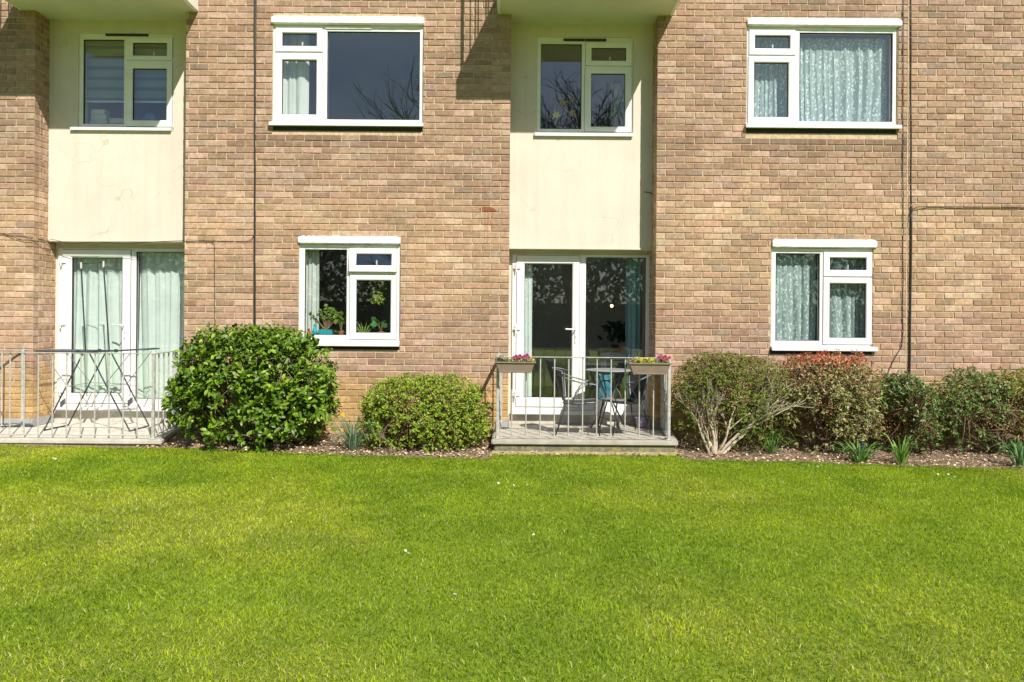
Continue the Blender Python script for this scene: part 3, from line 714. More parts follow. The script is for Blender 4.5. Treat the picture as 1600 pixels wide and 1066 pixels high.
# windows
def window(key):
    v, d = WIN[key]; y = v.y; f = v.r(*d['frame'])
    m = MB()
    # frame ring + mullion/transom built from strips between the outer frame and each light
    x0, x1, z0, z1 = f; fx = v.r(*d['fixed'][0]); s0 = d['sash']; so = [v.r(*a[0]) for a in s0]
    left = fx[0] > so[0][0]
    yb = y + .07
    m.ring(f, (min(fx[0], so[0][0]), max(fx[1], so[0][1]), min(fx[2], so[1][2]), max(fx[3], so[0][3])), y, yb, .004)
    mx = (so[0][1], fx[0]) if left else (fx[1], so[0][0])
    m.bbox(mx[0] - .001, mx[1] + .001, y - .001, yb - .001, min(fx[2], so[1][2]) - .001, max(fx[3], so[0][3]) + .001, .004)
    m.bbox(so[0][0] - .001, so[0][1] + .001, y - .0015, yb - .002, so[1][3] - .002, so[0][2] + .002, .003)
    # infill between the ring opening and fixed light edges
    it = max(fx[3], so[0][3]); ib = min(fx[2], so[1][2])
    if it - fx[3] > .004: m.box(fx[0], fx[1], y + .001, yb - .003, fx[3], it + .002)
    if fx[2] - ib > .004: m.box(fx[0], fx[1], y + .001, yb - .003, ib - .002, fx[2])
    w = m.build('window', 'upvc_old' if d.get('dark') else 'upvc', bld, loc=((x0 + x1) / 2, y, z0))
    # glazing bead + pane of the fixed light
    MB().ring((fx[0] + .0005, fx[1] - .0005, fx[2] + .0005, fx[3] - .0005), (fx[0] + .007, fx[1] - .007, fx[2] + .007, fx[3] - .007), y + .012, y + .034, .003).build('glazing_bead', 'gasket', w)
    MB().box(fx[0] + .002, fx[1] - .002, y + .028, y + .032, fx[2] + .002, fx[3] - .002).build('pane', 'glass', w)
    for i, (a, g_) in enumerate(s0):
        o = v.r(*a); gl = v.r(*g_); yy = y - .014
        tilt = key == 'low_mid' and i == 0
        sm = MB(); sm.ring(o, gl, yy, y + .03, .010)
        # shadow-gap gasket around the sash
        gm = MB().ring((gl[0] + .0005, gl[1] - .0005, gl[2] + .0005, gl[3] - .0005), (gl[0] + .006, gl[1] - .006, gl[2] + .006, gl[3] - .006), yy + .012, y + .02, .002)
        pm = MB().box(gl[0] + .002, gl[1] - .002, y + .010, y + .014, gl[2] + .002, gl[3] - .002)
        objs = [(sm, 'sash', 'upvc_old' if d.get('dark') else 'upvc'), (gm, 'sash_gasket', 'gasket'), (pm, 'pane', 'glass')]
        for q, nme, mt in objs:
            if tilt:                                   # the little top light stands ajar, hinged at its head
                R = Matrix.Translation((0, yy, o[3])) @ Matrix.Rotation(math.radians(-7), 4, 'X') @ Matrix.Translation((0, -yy, -o[3]))
                q.v = [tuple(R @ Vector(p)) for p in q.v]
            q.build(nme, mt, w)
        # thin black ring coloured in as the shadow gap behind the sash
        MB().ring((o[0] - .004, o[1] + .004, o[2] - .004, o[3] + .004), (o[0] + .01, o[1] - .01, o[2] + .01, o[3] - .01), y - .0025, y + .004, .001).build('shadow_gap_ring', 'gasket', w)
        if i == 0:
            cx = gl[0] + (gl[1] - gl[0]) * .55
            hm = MB().bbox(cx - .008, cx + .008, y + .04, y + .06, gl[2] - .01, gl[2] + .07, .004)
            hm.build('handle', 'handle', w)
    # sill
    sr = v.r(*d['sill']); pr = y - (.075 if not d.get('dark') else .06)
    sm = MB()
    sx0, sx1 = sr[0], sr[1]
    prof = [(y + .03, sr[3] + .004), (pr + .01, sr[3] - .010), (pr, sr[3] - .014), (pr, sr[2] + .004), (pr + .004, sr[2]), (pr + .012, sr[2] + .004), (pr + .02, sr[2] + .012), (y + .03, sr[2] + .016)]
    vs = [(sx0, a, b_) for a, b_ in prof] + [(sx1, a, b_) for a, b_ in prof]; n_ = len(prof)
    sm.add(vs, [tuple(range(n_)), tuple(range(2 * n_ - 1, n_ - 1, -1))] + [(k, n_ + k, n_ + (k + 1) % n_, (k + 1) % n_) for k in range(n_)])
    sm.build('sill', 'upvc', w)
    # filler below the sill; near black on brick walls, standing in for sill shadow
    MB().box(sx0 + .01, sx1 - .01, y + .012 if not d.get('dark') else REC - .001, y + .05, sr[2] - (.06 if not d.get('dark') else .022), sr[2] + .01).build('sill_shade_packer', 'vent_sill_shade' if not d.get('dark') else 'render', w)
    if 'lintel' in d:
        lr = v.r(*d['lintel'])
        lmB = MB(); nseg = 40
        vs = []
        for i in range(nseg + 1):
            x = lr[0] + (lr[1] - lr[0]) * i / nseg
            e = 0.012 if i in (0, nseg) else 0
            zt = lr[3] + random.uniform(-.004, .004) - e; zb_ = lr[2] + random.uniform(-.0015, .0015) + e * .5; yf = -.028 + random.uniform(-.002, .002) + e * .5
            vs += [(x, .05, zt - .001), (x, yf + .012, zt), (x, yf, zt - .014), (x, yf, zb_ + .012), (x, yf + .010, zb_), (x, .05, zb_ + .002)]
        fs = [(i * 6 + k, i * 6 + k + 1, (i + 1) * 6 + k + 1, (i + 1) * 6 + k) for i in range(nseg) for k in range(5)]
        fs += [tuple(range(5, -1, -1)), tuple(nseg * 6 + k for k in range(6))]
        lmB.add(vs, fs); lmB.build('lintel', 'paint', w)
    vr = v.r(*d['vent'])
    vm = MB().bbox(vr[0], (vr[0] + vr[1]) / 2 - .002, y - .012, y + .001, vr[2], vr[3], .003).bbox((vr[0] + vr[1]) / 2 + .002, vr[1], y - .012, y + .001, vr[2], vr[3], .003)
    vm.build('trickle_vent', 'vent_sill_shade' if d.get('dark') else 'upvc_old', w)
    # inner sill board
    o = v.r(*d['frame'])
    MB().bbox(o[0] + .01, o[1] - .01, y + .08, y + .26, o[2] + .005, o[2] + .03, .004).build('inner_sill', 'sill_in', w)
    return w
WOB = {k: window(k) for k in WIN}

# ------------------------------------------------------------------ patio doors
def patio_door(V, frame, leaf, glass, fixg, zthr, right_jamb=True, handle_px=None):
    y = DOORY
    fr = V.r(*frame); lf = V.r(*leaf); gl = V.r(*glass); fg = V.r(*fixg)
    m = MB(); yb = y + .07
    m.ring(fr, (lf[0] - .002, max(fg[1], lf[1]), lf[2] - .002, fg[3] if fg[3] > lf[3] else lf[3] + .002), y, yb, .004)
    m.bbox(lf[1] + .002, fg[0], y - .001, yb - .001, lf[2], max(fg[3], lf[3]) + .001, .004)
    m.box(fg[0] - .001, fg[1] + .001, y + .001, yb - .002, lf[2] - .003, fg[2])
    top = max(fg[3], lf[3])
    if top - fg[3] > .003: m.box(fg[0] - .001, fg[1] + .001, y + .001, yb - .002, fg[3], top + .003)
    if top - lf[3] > .003: m.box(lf[0], lf[1] + .003, y + .001, yb - .002, lf[3] + .002, top + .003)
    w = m.build('patio_door_frame', 'upvc', bld, loc=((fr[0] + fr[1]) / 2, y, fr[2]))
    MB().ring(lf, gl, y - .014, y + .04, .012).build('door_leaf', 'upvc', w)
    MB().ring((gl[0] + .0005, gl[1] - .0005, gl[2] + .0005, gl[3] - .0005), (gl[0] + .007, gl[1] - .007, gl[2] + .007, gl[3] - .007), y, y + .03, .002).build('door_gasket', 'gasket', w)
    MB().box(gl[0] + .002, gl[1] - .002, y + .016, y + .020, gl[2] + .002, gl[3] - .002).build('pane', 'glass', w)
    MB().ring((fg[0] + .0005, fg[1] - .0005, fg[2] + .0005, fg[3] - .0005), (fg[0] + .007, fg[1] - .007, fg[2] + .007, fg[3] - .007), y + .012, y + .036, .003).build('glazing_bead', 'gasket', w)
    MB().box(fg[0] + .002, fg[1] - .002, y + .028, y + .032, fg[2] + .002, fg[3] - .002).build('pane', 'glass', w)
    MB().ring((lf[0] - .005, lf[1] + .005, lf[2] - .005, lf[3] + .005), (lf[0] + .01, lf[1] - .01, lf[2] + .01, lf[3] - .01), y - .003, y + .004, .001).build('shadow_gap_ring', 'gasket', w)  # black ring coloured in as the shadow gap round the leaf
    # threshold sill
    MB().bbox(fr[0], fr[1], y - .07, y + .05, fr[2] - .045, fr[2] - .002, .006).build('threshold', 'upvc', w)
    # hinges
    hz = [lf[3] - .15, (lf[2] + lf[3]) / 2 + .03, lf[2] + .15]
    hin = None
    for z in hz:
        q = MB().bbox(lf[0] - .035, lf[0] + .05, y - .03, y - .012, z - .022, z + .012, .005); q.tube([(lf[0] - .008, y - .034, z - .055), (lf[0] - .008, y - .034, z + .055)], .009)
        q.build('hinge', 'handle', w)
    hx, hy = V.x(handle_px[0]), V.z(handle_px[1])
    q = MB().bbox(hx - .014, hx + .014, y - .026, y - .012, hy - .17, hy + .06, .006)
    q.tube([(hx, y - .02, hy), (hx, y - .06, hy), (hx - .02, y - .068, hy), (hx - .125, y - .066, hy + .004)], .009)
    q.build('handle', 'handle', w)
    MB().lathe((0, 0, 0), [(.006, 0), (.006, .006)], 10)
    kq = MB().bbox(hx - .004, hx + .004, y - .028, y - .025, hy - .11, hy - .085, .001); kq.build('keyhole', 'gasket', w)
    # sealed surroundings: cheeks, riser and head, so that the doorway reads as an opening in masonry
    return w, fr
VC = View(912, 515, DOORY); VL = View(190, 515, DOORY)
doorC, frC = patio_door(VC, (800, 1019, 398, 642), (807, 905, 400, 636), (819, 894, 413, 622), (915, 1009, 402, 624), 0, handle_px=(899, 515))
doorL, frL = patio_door(VL, (90, 311, 388, 636), (98, 204, 391, 630), (112, 191, 403, 615), (212, 300, 393, 623), 0, handle_px=(196, 508))
for (b0, b1), fr, zb in ((BAYC, frC, ZB_C), (BAYL, frL, ZB_L)):
    m = MB()
    m.box(b0 - .04, b1 + .04, DOORY + .012, DOORY + .1, -.1, fr[2] - .044)                 # riser under the door
    m.build('door_riser', 'conc_light', bld)
    m = MB()
    if fr[0] - b0 > .003: m.box(b0 - .04, fr[0], DOORY + .02, DOORY + .1, fr[2] - .05, zb + .01)
    if b1 - fr[1] > .003: m.box(fr[1], b1 + .04, DOORY + .02, DOORY + .1, fr[2] - .05, zb + .01)
    m.box(fr[0] - .02, fr[1] + .02, DOORY + .021, DOORY + .1, fr[3], zb + .06)
    m.build('door_surround', 'render', bld)
    room((fr[0] + .01, fr[1] - .01, fr[2], fr[3]), DOORY + .1, (.35, .35), dn=.02, up=.2, depth=3.0)

# ------------------------------------------------------------------ balconies above, with railings (their shadows fall on the wall)
def railing(par_name, label, top_parent, zf, zt, front, xl_w, xr_w, yf, pitch=.153, board=False, cat='railing', r_=.0075, bar_phase=None):
    x0, x1 = front
    if top_parent is None:
        e = empty(par_name, ((x0 + x1) / 2, yf, zf)); tag(e, label, cat, 'steel railings round the ground floor terraces')
    else: e = top_parent
    rail = MB().bbox(x0 - .01, x1 + .01, yf - .020, yf + .020, zt - .010, zt, .003).build('handrail', 'rail', e)
    MB().bbox(x0, x1, yf - .012, yf + .012, zf + .03, zf + .038, .002).build('bottom_rail', 'rail', e)
    for (xa, xb) in ((x0, xl_w), (x1, xr_w)):
        for (w_, h0, h1, nme) in ((.020, zt - .0095, zt - .0005, 'handrail'), (.012, zf + .031, zf + .037, 'bottom_rail')):
            q = MB(); q.add([(xa - w_, yf, h0), (xa + w_, yf, h0), (xb + w_, -.002, h0), (xb - w_, -.002, h0), (xa - w_, yf, h1), (xa + w_, yf, h1), (xb + w_, -.002, h1), (xb - w_, -.002, h1)],
                            [(0, 3, 2, 1), (4, 5, 6, 7), (0, 1, 5, 4), (1, 2, 6, 5), (2, 3, 7, 6), (3, 0, 4, 7)]); q.build(nme, 'rail', e)
    bar = None
    def put(x, y):
        nonlocal bar
        if bar is None:
            bar = MB().tube([(x, y, zf + .034), (x, y, zt - .005)], r_, 8).build('bar', 'rail', e, loc=(x, y, zf))
        else: same(bar, e, (x, y, zf))
    k = bar_phase if bar_phase is not None else x0 + pitch
    while k < x1 - .05: put(k, yf); k += pitch
    for (xa, xb) in ((x0, xl_w), (x1, xr_w)):
        nb = 5
        for i in range(1, nb):
            t = i / nb; put(xa + (xb - xa) * t, yf * (1 - t))
    pm = MB().bbox(x0 - .016, x0 + .016, yf - .016, yf + .016, zf, zt - .002, .004).build('post', 'rail', e, loc=(x0, yf, zf))
    same(pm, e, (x1, yf, zf)); same(pm, e, (xl_w, -.035, zf)); same(pm, e, (xr_w, -.035, zf))
    # foot plates
    fp = MB().bbox(x0 - .035, x0 + .035, yf - .035, yf + .035, zf + .001, zf + .009, .002).build('foot_plate', 'rail', e, loc=(x0, yf, zf)); same(fp, e, (x1, yf, zf))
    return e
def balcony(x0, x1):
    yf = -.86
    m = MB().box(x0 + .008, x1 - .008, yf + .01, REC + .02, Z_BALC, Z_BALC + BAL_T - .03)
    o = m.build('balcony', 'soffit', bld, loc=((x0 + x1) / 2, 0, Z_BALC))
    # upstand edge: rounded lip on the front and both ends, and a drip groove line
    MB().bbox(x0 - .02, x1 + .02, yf - .02, yf + .03, Z_BALC - .012, Z_BALC + BAL_T, .012).build('balcony_edge', 'upvc_old', o)
    for x, s in ((x0, -1), (x1, 1)):
        MB().bbox(min(x - s * .03, x + s * .02), max(x - s * .03, x + s * .02), yf + .03, -.003, Z_BALC - .008, Z_BALC + BAL_T - .001, .010).build('balcony_edge', 'upvc_old', o)
    MB().bbox(x0 + .05, x1 - .05, -.02, .02, Z_BALC - .0035, Z_BALC + .01, .003)
    railing('', '', o, Z_BALC + BAL_T, Z_BALC + BAL_T + .92, (x0 + .03, x1 - .03), x0 + .03, x1 - .03, yf + .03)
balcony(P(780, 20, 0).x, P(1049, 20, 0).x)
balcony(P(34, 15, 0).x, P(308, 15, 0).x)

# ------------------------------------------------------------------ terraces
def terrace(label, x0, x1, xw0, xw1, bx0, bx1, zf, mats):
    yf = -.86; e = empty('terrace', ((x0 + x1) / 2, yf, 0)); tag(e, label, 'terrace')
    def slab(nme, y_, g_, z0, z1, mt, ch=.012):
        q = MB(); a = .0
        V = [(x0 - g_, y_, z0), (x1 + g_, y_, z0), (xw1 + g_, .0, z0), (xw0 - g_, .0, z0), (x0 - g_, y_, z1), (x1 + g_, y_, z1), (xw1 + g_, .0, z1), (xw0 - g_, .0, z1)]
        bm = bmesh.new(); bv = [bm.verts.new(p) for p in V]
        for f in [(0, 3, 2, 1), (4, 5, 6, 7), (0, 1, 5, 4), (1, 2, 6, 5), (2, 3, 7, 6), (3, 0, 4, 7)]: bm.faces.new([bv[i] for i in f])
        bmesh.ops.bevel(bm, geom=bm.edges[:], offset=ch, segments=2, affect='EDGES')
        bm.verts.index_update(); q.add([v.co[:] for v in bm.verts], [[v.index for v in f.verts] for f in bm.faces]); bm.free()
        return q.build(nme, mt, e)
    slab('slab', yf, 0, zf - .055, zf, mats[0])
    slab('plinth', yf + .028, -.028, -.2, zf - .052, mats[1])
    slab('footing', yf - .01, .005, -.25, 0.035 if mats[2] == 'conc_ochre' else .03 + float(gz((x0 + x1) / 2)), mats[2])
    MB().box(bx0 - .0, bx1 + .0, -.03, DOORY + .02, zf - .1, zf - .001).build('inner_floor', mats[0], e)
    # grey upstands against the brick piers
    for (a, b_) in ((xw0 + .02, bx0 - .0), (bx1 + .0, xw1 - .02)):
        if b_ - a > .03: MB().bbox(a, b_, -.028, -.001, zf, zf + .10, .01).build('upstand', 'conc_grey', e)
    for x, s in ((bx0, 1), (bx1, -1)):
        MB().bbox(min(x, x + s * .02), max(x, x + s * .02), -.025, DOORY - .02, zf - .0005, zf + .10, .006).build('upstand', 'conc_grey', e)
    return e
tC = terrace('concrete terrace with mossy front below the middle bay', P(768, 690, -.86).x, P(1060, 690, -.86).x, P(772, 668, 0).x, P(1050, 668, 0).x, BAYC[0], BAYC[1], FLOOR_C, ('conc', 'conc_dark', 'conc_ochre'))
tL = terrace('pale concrete terrace holding the clothes airer, left of the big laurel bush', -6.9, P(252, 692, -.86).x, -6.9, P(281, 672, 0).x, BAYL[0], BAYL[1], FLOOR_L, ('conc_light', 'conc_ochre', 'conc_ochre'))
rC = railing('terrace_railing', 'weathered grey steel railing with two flower troughs round the middle terrace', None, FLOOR_C, 1.053, (P(778, 620, -.80).x, P(1045.5, 620, -.80).x), -.125, P(1031, 640, 0).x + .02, -.80, bar_phase=P(800, 620, -.80).x)
rL = railing('terrace_railing', 'weathered grey steel railing round the left terrace in front of the airer', None, FLOOR_L, 1.056, (-6.62, P(240, 620, -.80).x), P(39.5, 600, 0).x, P(277, 640, 0).x, -.80, bar_phase=P(60, 620, -.80).x - .153 * 5)
rL['group'] = rC['group']
# left return of the left railing runs straight back to the wall at its own line
# mouldy side board inside the right return
MB().bbox(P(1031, 640, 0).x - .004, P(1031, 640, 0).x + .014, -.30, -.06, FLOOR_C + .04, 1.02, .004).build('side_board', 'mould', rC)

# ------------------------------------------------------------------ cables on the wall
def cable(pts, r, label, mat='cable', cat='cable', smooth=True):
    m = MB().tube(pts, r, 6); o = m.build('wall_cable', mat, loc=pts[-1], smooth=smooth); tag(o, label, cat); return o
def wob(a, b_, n_, y, amp=1.0):
    return [P(a[0] + (b_[0] - a[0]) * i / n_ + random.uniform(-amp, amp), a[1] + (b_[1] - a[1]) * i / n_, y) for i in range(n_ + 1)]
cable(wob((398, -160), (399, 640), 24, -.012, .5), .0095, 'thick black cable running down the wall left of the middle windows')
cable(wob((1412, -160), (1411, 520), 16, -.010, .6) + [P(1409, 542, -.01), P(1398, 560, -.012), P(1388, 582, -.012), P(1380, 610, -.012)], .005, 'thin black cable that bends left above the shrubs at its foot', 'cable_grey')
cable(wob((1424, -160), (1424, 320), 12, -.010, .4), .006, 'thin upper cable right of the top right window', 'cable')
cable(wob((1424.5, 322), (1421, 650), 10, -.014, .3), .0115, 'thicker black conduit below the bend in the right cable', 'cable')
cable([P(1423, 350, -.03), P(1424, 333, -.03), P(1427, 326, -.03), P(1434, 323.5, -.03)] + wob((1450, 323), (1760, 325), 12, -.012, .0), .005, 'horizontal cable turning off to the right across the brick wall', 'cable')
cable(wob((-60, 362), (38, 369), 4, -.010, .2) + [P(50, 371, -.014)] + [P(66, 374.5, .15), P(79, 378, REC - .01)] + wob((95, 378), (284, 378), 9, REC - .022, .3) + [P(292, 377.5, -.01)] + wob((300, 377.5), (330, 378), 3, -.010, .2) + [P(335, 381, -.01)] + wob((335.5, 390), (336, 505), 6, -.010, .3), .0036, 'dark cable along the foot of the left cream panel, dropping down the brick', 'cable_grey')
cable([P(5, 365, -.014), P(18, 370, -.016), P(34, 375, -.016), P(50, 376.5, -.02), P(68, 378.5, .12), P(82, 374, REC - .03), P(110, 381, REC - .03), P(150, 378, REC - .03), P(200, 381, REC - .03), P(240, 378, REC - .03), P(285, 376, REC - .03), P(292, 375, -.015), P(345, 377, -.014), P(385, 377.5, -.014), P(394, 374, -.014), P(397, 366, -.016)], .0034, 'slack second cable crossing the left cream panel to the thick black cable', 'cable')
cable([P(1007, 300, REC - .01), P(1016, 301, REC - .01), P(1021, 306, REC - .01), P(1021.5, 330, REC - .012), P(1020, 392, REC - .012)], .0045, 'short hooked cable at the right edge of the middle cream panel', 'cable')
cable([P(1165, 668, -.01), P(1250, 667, -.01)], .012, 'black pipe low on the wall behind the bare stemmed shrub', 'cable', 'pipe')

# ------------------------------------------------------------------ curtains
def curtain(x0, x1, z0, z1, y, folds, amp, mat, label, taper=0.0, hem=0.0, lean=0.0, cat='curtain'):
    """pleated cloth hanging; x may run inwards towards the hem (taper)"""
    nx = max(24, int((x1 - x0) * 120)); nz = 22; m = MB(); vs = []
    ph = [random.uniform(0, 6.28) for _ in range(6)]
    for j in range(nz + 1):
        t = j / nz; z = z1 + (z0 - z1) * t
        for i in range(nx + 1):
            u = i / nx
            uu = u + 0.012 * math.sin(3.1 * t + ph[0] + 5 * u)
            a = 2 * math.pi * folds * uu + 0.7 * math.sin(2.3 * u * folds + ph[1]) + 0.6 * t * math.sin(ph[2] + 4 * u)
            A = amp * (0.65 + 0.45 * math.sin(ph[3] + 7 * u + 1.5 * t)) * (0.75 + 0.4 * t)
            yy = y + A * math.sin(a) + .3 * amp * math.sin(2.1 * a + ph[4])
            xx = x0 + (x1 - x0) * u + lean * t + taper * t * (0.5 - u) + .35 * amp * math.sin(2 * a)
            zz = z + (0.010 * abs(math.sin(a / 2)) if j == 0 else 0) + hem * math.sin(a) * (1 if j == nz else 0)
            vs.append((xx, yy, zz))
    fs = [(j * (nx + 1) + i, j * (nx + 1) + i + 1, (j + 1) * (nx + 1) + i + 1, (j + 1) * (nx + 1) + i) for j in range(nz) for i in range(nx)]
    m.add(vs, fs); o = m.build('curtain', mat, loc=((x0 + x1) / 2, y, z0), smooth=True); tag(o, label, cat); return o
V4, _ = WIN['up_right']; V5, _ = WIN['low_right']; V2, _ = WIN['up_mid']; V3, _ = WIN['low_mid']; V6, _ = WIN['bay_left']; V7, _ = WIN['bay_mid']
def vr(v, px): return v.x(px)
curtain(V4.x(1172), V4.x(1242), V4.z(196), V4.z(48), .165, 4.2, .020, 'lace', 'left leaf patterned blue green curtain in the top right window')
curtain(V4.x(1244), V4.x(1397), V4.z(197), V4.z(54), .160, 8.5, .022, 'lace', 'wide leaf patterned curtain filling the large pane of the top right window', taper=.03)
curtain(V5.x(1210), V5.x(1281), V5.z(538), V5.z(398), .150, 4.6, .018, 'lace', 'leaf patterned curtain in the tall left pane of the lower right window')
curtain(V5.x(1287), V5.x(1359), V5.z(538), V5.z(396), .155, 4.6, .020, 'lace', 'leaf patterned curtain behind the right sashes of the lower right window')
curtain(V2.x(436), V2.x(476), V2.z(192), V2.z(44), .17, 2.2, .028, 'white_cloth', 'pale curtain gathered at the left of the top middle window')
curtain(V3.x(472), V3.x(493), V3.z(528), V3.z(386), .17, 1.6, .022, 'white_cloth', 'narrow pale curtain at the left of the window full of plants')
curtain(V7.x(957), V7.x(985), V7.z(204), V7.z(125), REC + .17, 2.2, .015, 'grey_cloth', 'green grey curtain behind the right sash of the middle bay window')
curtain(VL.x(100), VL.x(205), VL.z(640), VL.z(391), DOORY + .14, 6.0, .026, 'mint', 'long mint curtain behind the glazed door of the left terrace', hem=.004)
curtain(VL.x(206), VL.x(296), VL.z(640), VL.z(391), DOORY + .145, 4.6, .028, 'mint', 'long mint curtain behind the fixed pane of the left terrace', hem=.004)
curtain(VC.x(809), VC.x(832), VC.z(640), VC.z(400), DOORY + .14, 2.2, .02, 'mint', 'narrow mint curtain at the left of the middle patio door')
curtain(VC.x(982), VC.x(1005), VC.z(640), VC.z(400), DOORY + .20, 2.6, .026, 'teal_cloth', 'blue teal curtain drawn back at the right of the middle patio door')

# striped day-and-night blind in the left bay window
bl = empty('roller_blind', (V6.x(196), REC + .12, V6.z(150))); tag(bl, 'horizontally banded roller blind half down in the left bay window', 'blind')
for (a, b_) in ((124, 197), (200, 268)):
    k = 56; i = 0
    while k < 150:
        h = 11 if i % 2 == 0 else 6
        q = MB().box(V6.x(a), V6.x(b_), REC + .12 + (.004 if i % 2 else 0), REC + .122 + (.004 if i % 2 else 0), V6.z(k + h), V6.z(k))
        q.build('band', 'blind' if i % 2 == 0 else 'blind_sheer', bl); k += h - .3; i += 1
    MB().bbox(V6.x(a), V6.x(b_), REC + .112, REC + .134, V6.z(k + 2.4), V6.z(k), .004).build('bottom_bar', 'upvc', bl)
# folded linen on the sill of the left bay window
def towel(px0, px1, py, y, h, mat, label, ang=0):
    x0, x1 = V6.x(px0), V6.x(px1); z = V6.z(py)
    m = MB(); t = h / 3
    for i in range(3):
        o_ = random.uniform(-.006, .006); m.bbox(x0 + o_, x1 + o_, y - .06, y + .07, z + i * t + .0005, z + (i + 1) * t - .001, t * .45)
    o = m.build('folded_towel', mat, loc=((x0 + x1) / 2, y, z), smooth=False); tag(o, label, 'towel', 'linen stacked on the left bay window sill'); return o
zs = V6.z(194)
towel(131, 160, 194, REC + .20, .07, 'linen', 'lowest white towel at the left of the left bay window sill')
towel(132, 158, 184.6, REC + .20, .075, 'linen', 'middle white towel of the stack in the left bay window')
towel(133, 156, 174.5, REC + .20, .06, 'linen', 'top grey white towel of the stack beneath the blind')
towel(160, 186, 194, REC + .21, .11, 'linen', 'thick folded white cloth beside the towel stack in the left bay window')
towel(228, 262, 194, REC + .21, .06, 'linen', 'flat folded white cloth behind the right sash of the left bay window')
q = MB(); 
for i in range(9):
    a = i / 8 * math.pi; q.tube([(V6.x(224) + .12 * math.cos(a), REC + .18 + .02 * math.sin(a * 3), V6.z(192)), (V6.x(224) + .07 * math.cos(a), REC + .19, V6.z(192) + .12 * math.sin(a) + .05)], [.03, .018], 6)
o = q.build('crumpled_cloth', 'blue_cloth', loc=(V6.x(224), REC + .18, V6.z(192)), smooth=True); tag(o, 'blue crumpled cloth bundled behind the right sash of the left bay window', 'cloth')

# paper star flowers stuck inside the middle bay window
def star(px, py, r, label, tone):
    c = P(px, py, REC + .05); m = MB(); n_ = 6
    for k in range(n_):
        a = 2 * math.pi * k / n_ + px; d = Vector((math.cos(a), 0, math.sin(a))); s_ = Vector((-math.sin(a), 0, math.cos(a)))
        m.add([c, c + d * r * .4 + s_ * r * .22 + Vector((0, -.006, 0)), c + d * r + Vector((0, -.002, 0)), c + d * r * .4 - s_ * r * .22 + Vector((0, -.006, 0)), c + d * r * .4 + Vector((0, -.012, 0))],
              [(0, 1, 4), (1, 2, 4), (2, 3, 4), (3, 0, 4)], tone)
    m.lathe(c + Vector((0, -.012, -.003)), [(.006, 0), (.006, .006)], 8, (.7, .55, .1))
    o = m.build('paper_flower', 'petal', loc=c); tag(o, label, 'flower', 'paper flowers on the middle bay window')
star(869, 180, .062, 'brightest pale yellow star flower, lowest on the middle bay window', (.80, .78, .55))
star(879, 161, .066, 'dim brown white star flower above the brightest one', (.42, .36, .30))
star(894, 177, .062, 'brownish pink star flower at the right of the cluster', (.48, .36, .32))
star(894, 156, .044, 'smallest star flower, at the top right of the cluster', (.40, .36, .34))

# ------------------------------------------------------------------ house plants in the lower middle window
zsill = V3.z(528) + .02
def pot_round(e, c, r, h, mat):
    MB().lathe(c, [(r * .72, 0), (r, h * .82), (r * 1.1, h * .83), (r * 1.1, h), (r * .92, h), (r * .9, h * .9)], 16).build('pot', mat, e, smooth=False)
    MB().lathe(Vector(c) + Vector((0, 0, h * .86)), [(r * .9, 0), (r * .9, .004)], 16).build('potting_soil', 'soil_pot', e)
def leaves_obj(name, mat, Pp, D, N, L, W, C, tpl, parent, kind=None):
    V, p, T = leaf_arrays(tpl, np.array(Pp), np.array(D), np.array(N), np.array(L), np.array(W), np.array(C))
    return np_mesh(name, mat, V, p, T, parent, origin(parent), kind=kind)
def jade():
    c = Vector((V3.x(505), .16, zsill)); e = empty('jade_plant', c); tag(e, 'bushy jade plant in a turquoise trough on the window sill', 'house plant')
    MB().bbox(c.x - .085, c.x + .085, c.y - .045, c.y + .045, c.z, c.z + .075, .008).build('pot', 'turq', e)
    m = MB(); tips = []
    for i in range(16):
        a = random.uniform(-1.1, 1.1); b_ = random.uniform(-.5, .5)
        p0 = c + Vector((random.uniform(-.02, .02), 0, .075)); p1 = p0 + Vector((math.sin(a) * .09, b_ * .05, .10)); p2 = p0 + Vector((math.sin(a) * .19 - .01, b_ * .1, .13 + .16 * math.cos(a) * random.uniform(.6, 1)))
        m.tube([p0, p1, p2], [.009, .006, .003], 6, (.28, .18, .10)); tips += [p1 + (p2 - p1) * t for t in (.3, .55, .8, 1)]
    m.build('stem', 'bark', e)
    Pp, D, N, L, W, C = [], [], [], [], [], []
    for t in tips:
        for k in range(9):
            d = np.array([random.gauss(0, 1), random.gauss(0, .8), random.gauss(.5, .7)]); Pp.append(tuple(t)); D.append(d); N.append((0.3, -1, .9)); L.append(random.uniform(.022, .036)); W.append(.018)
            g_ = random.uniform(.7, 1.4); C.append((.20 * g_, .32 * g_, .06 * g_))
    leaves_obj('leaves', 'leaf_gloss', Pp, D, N, L, W, C, BIG, e, 'stuff')
jade()
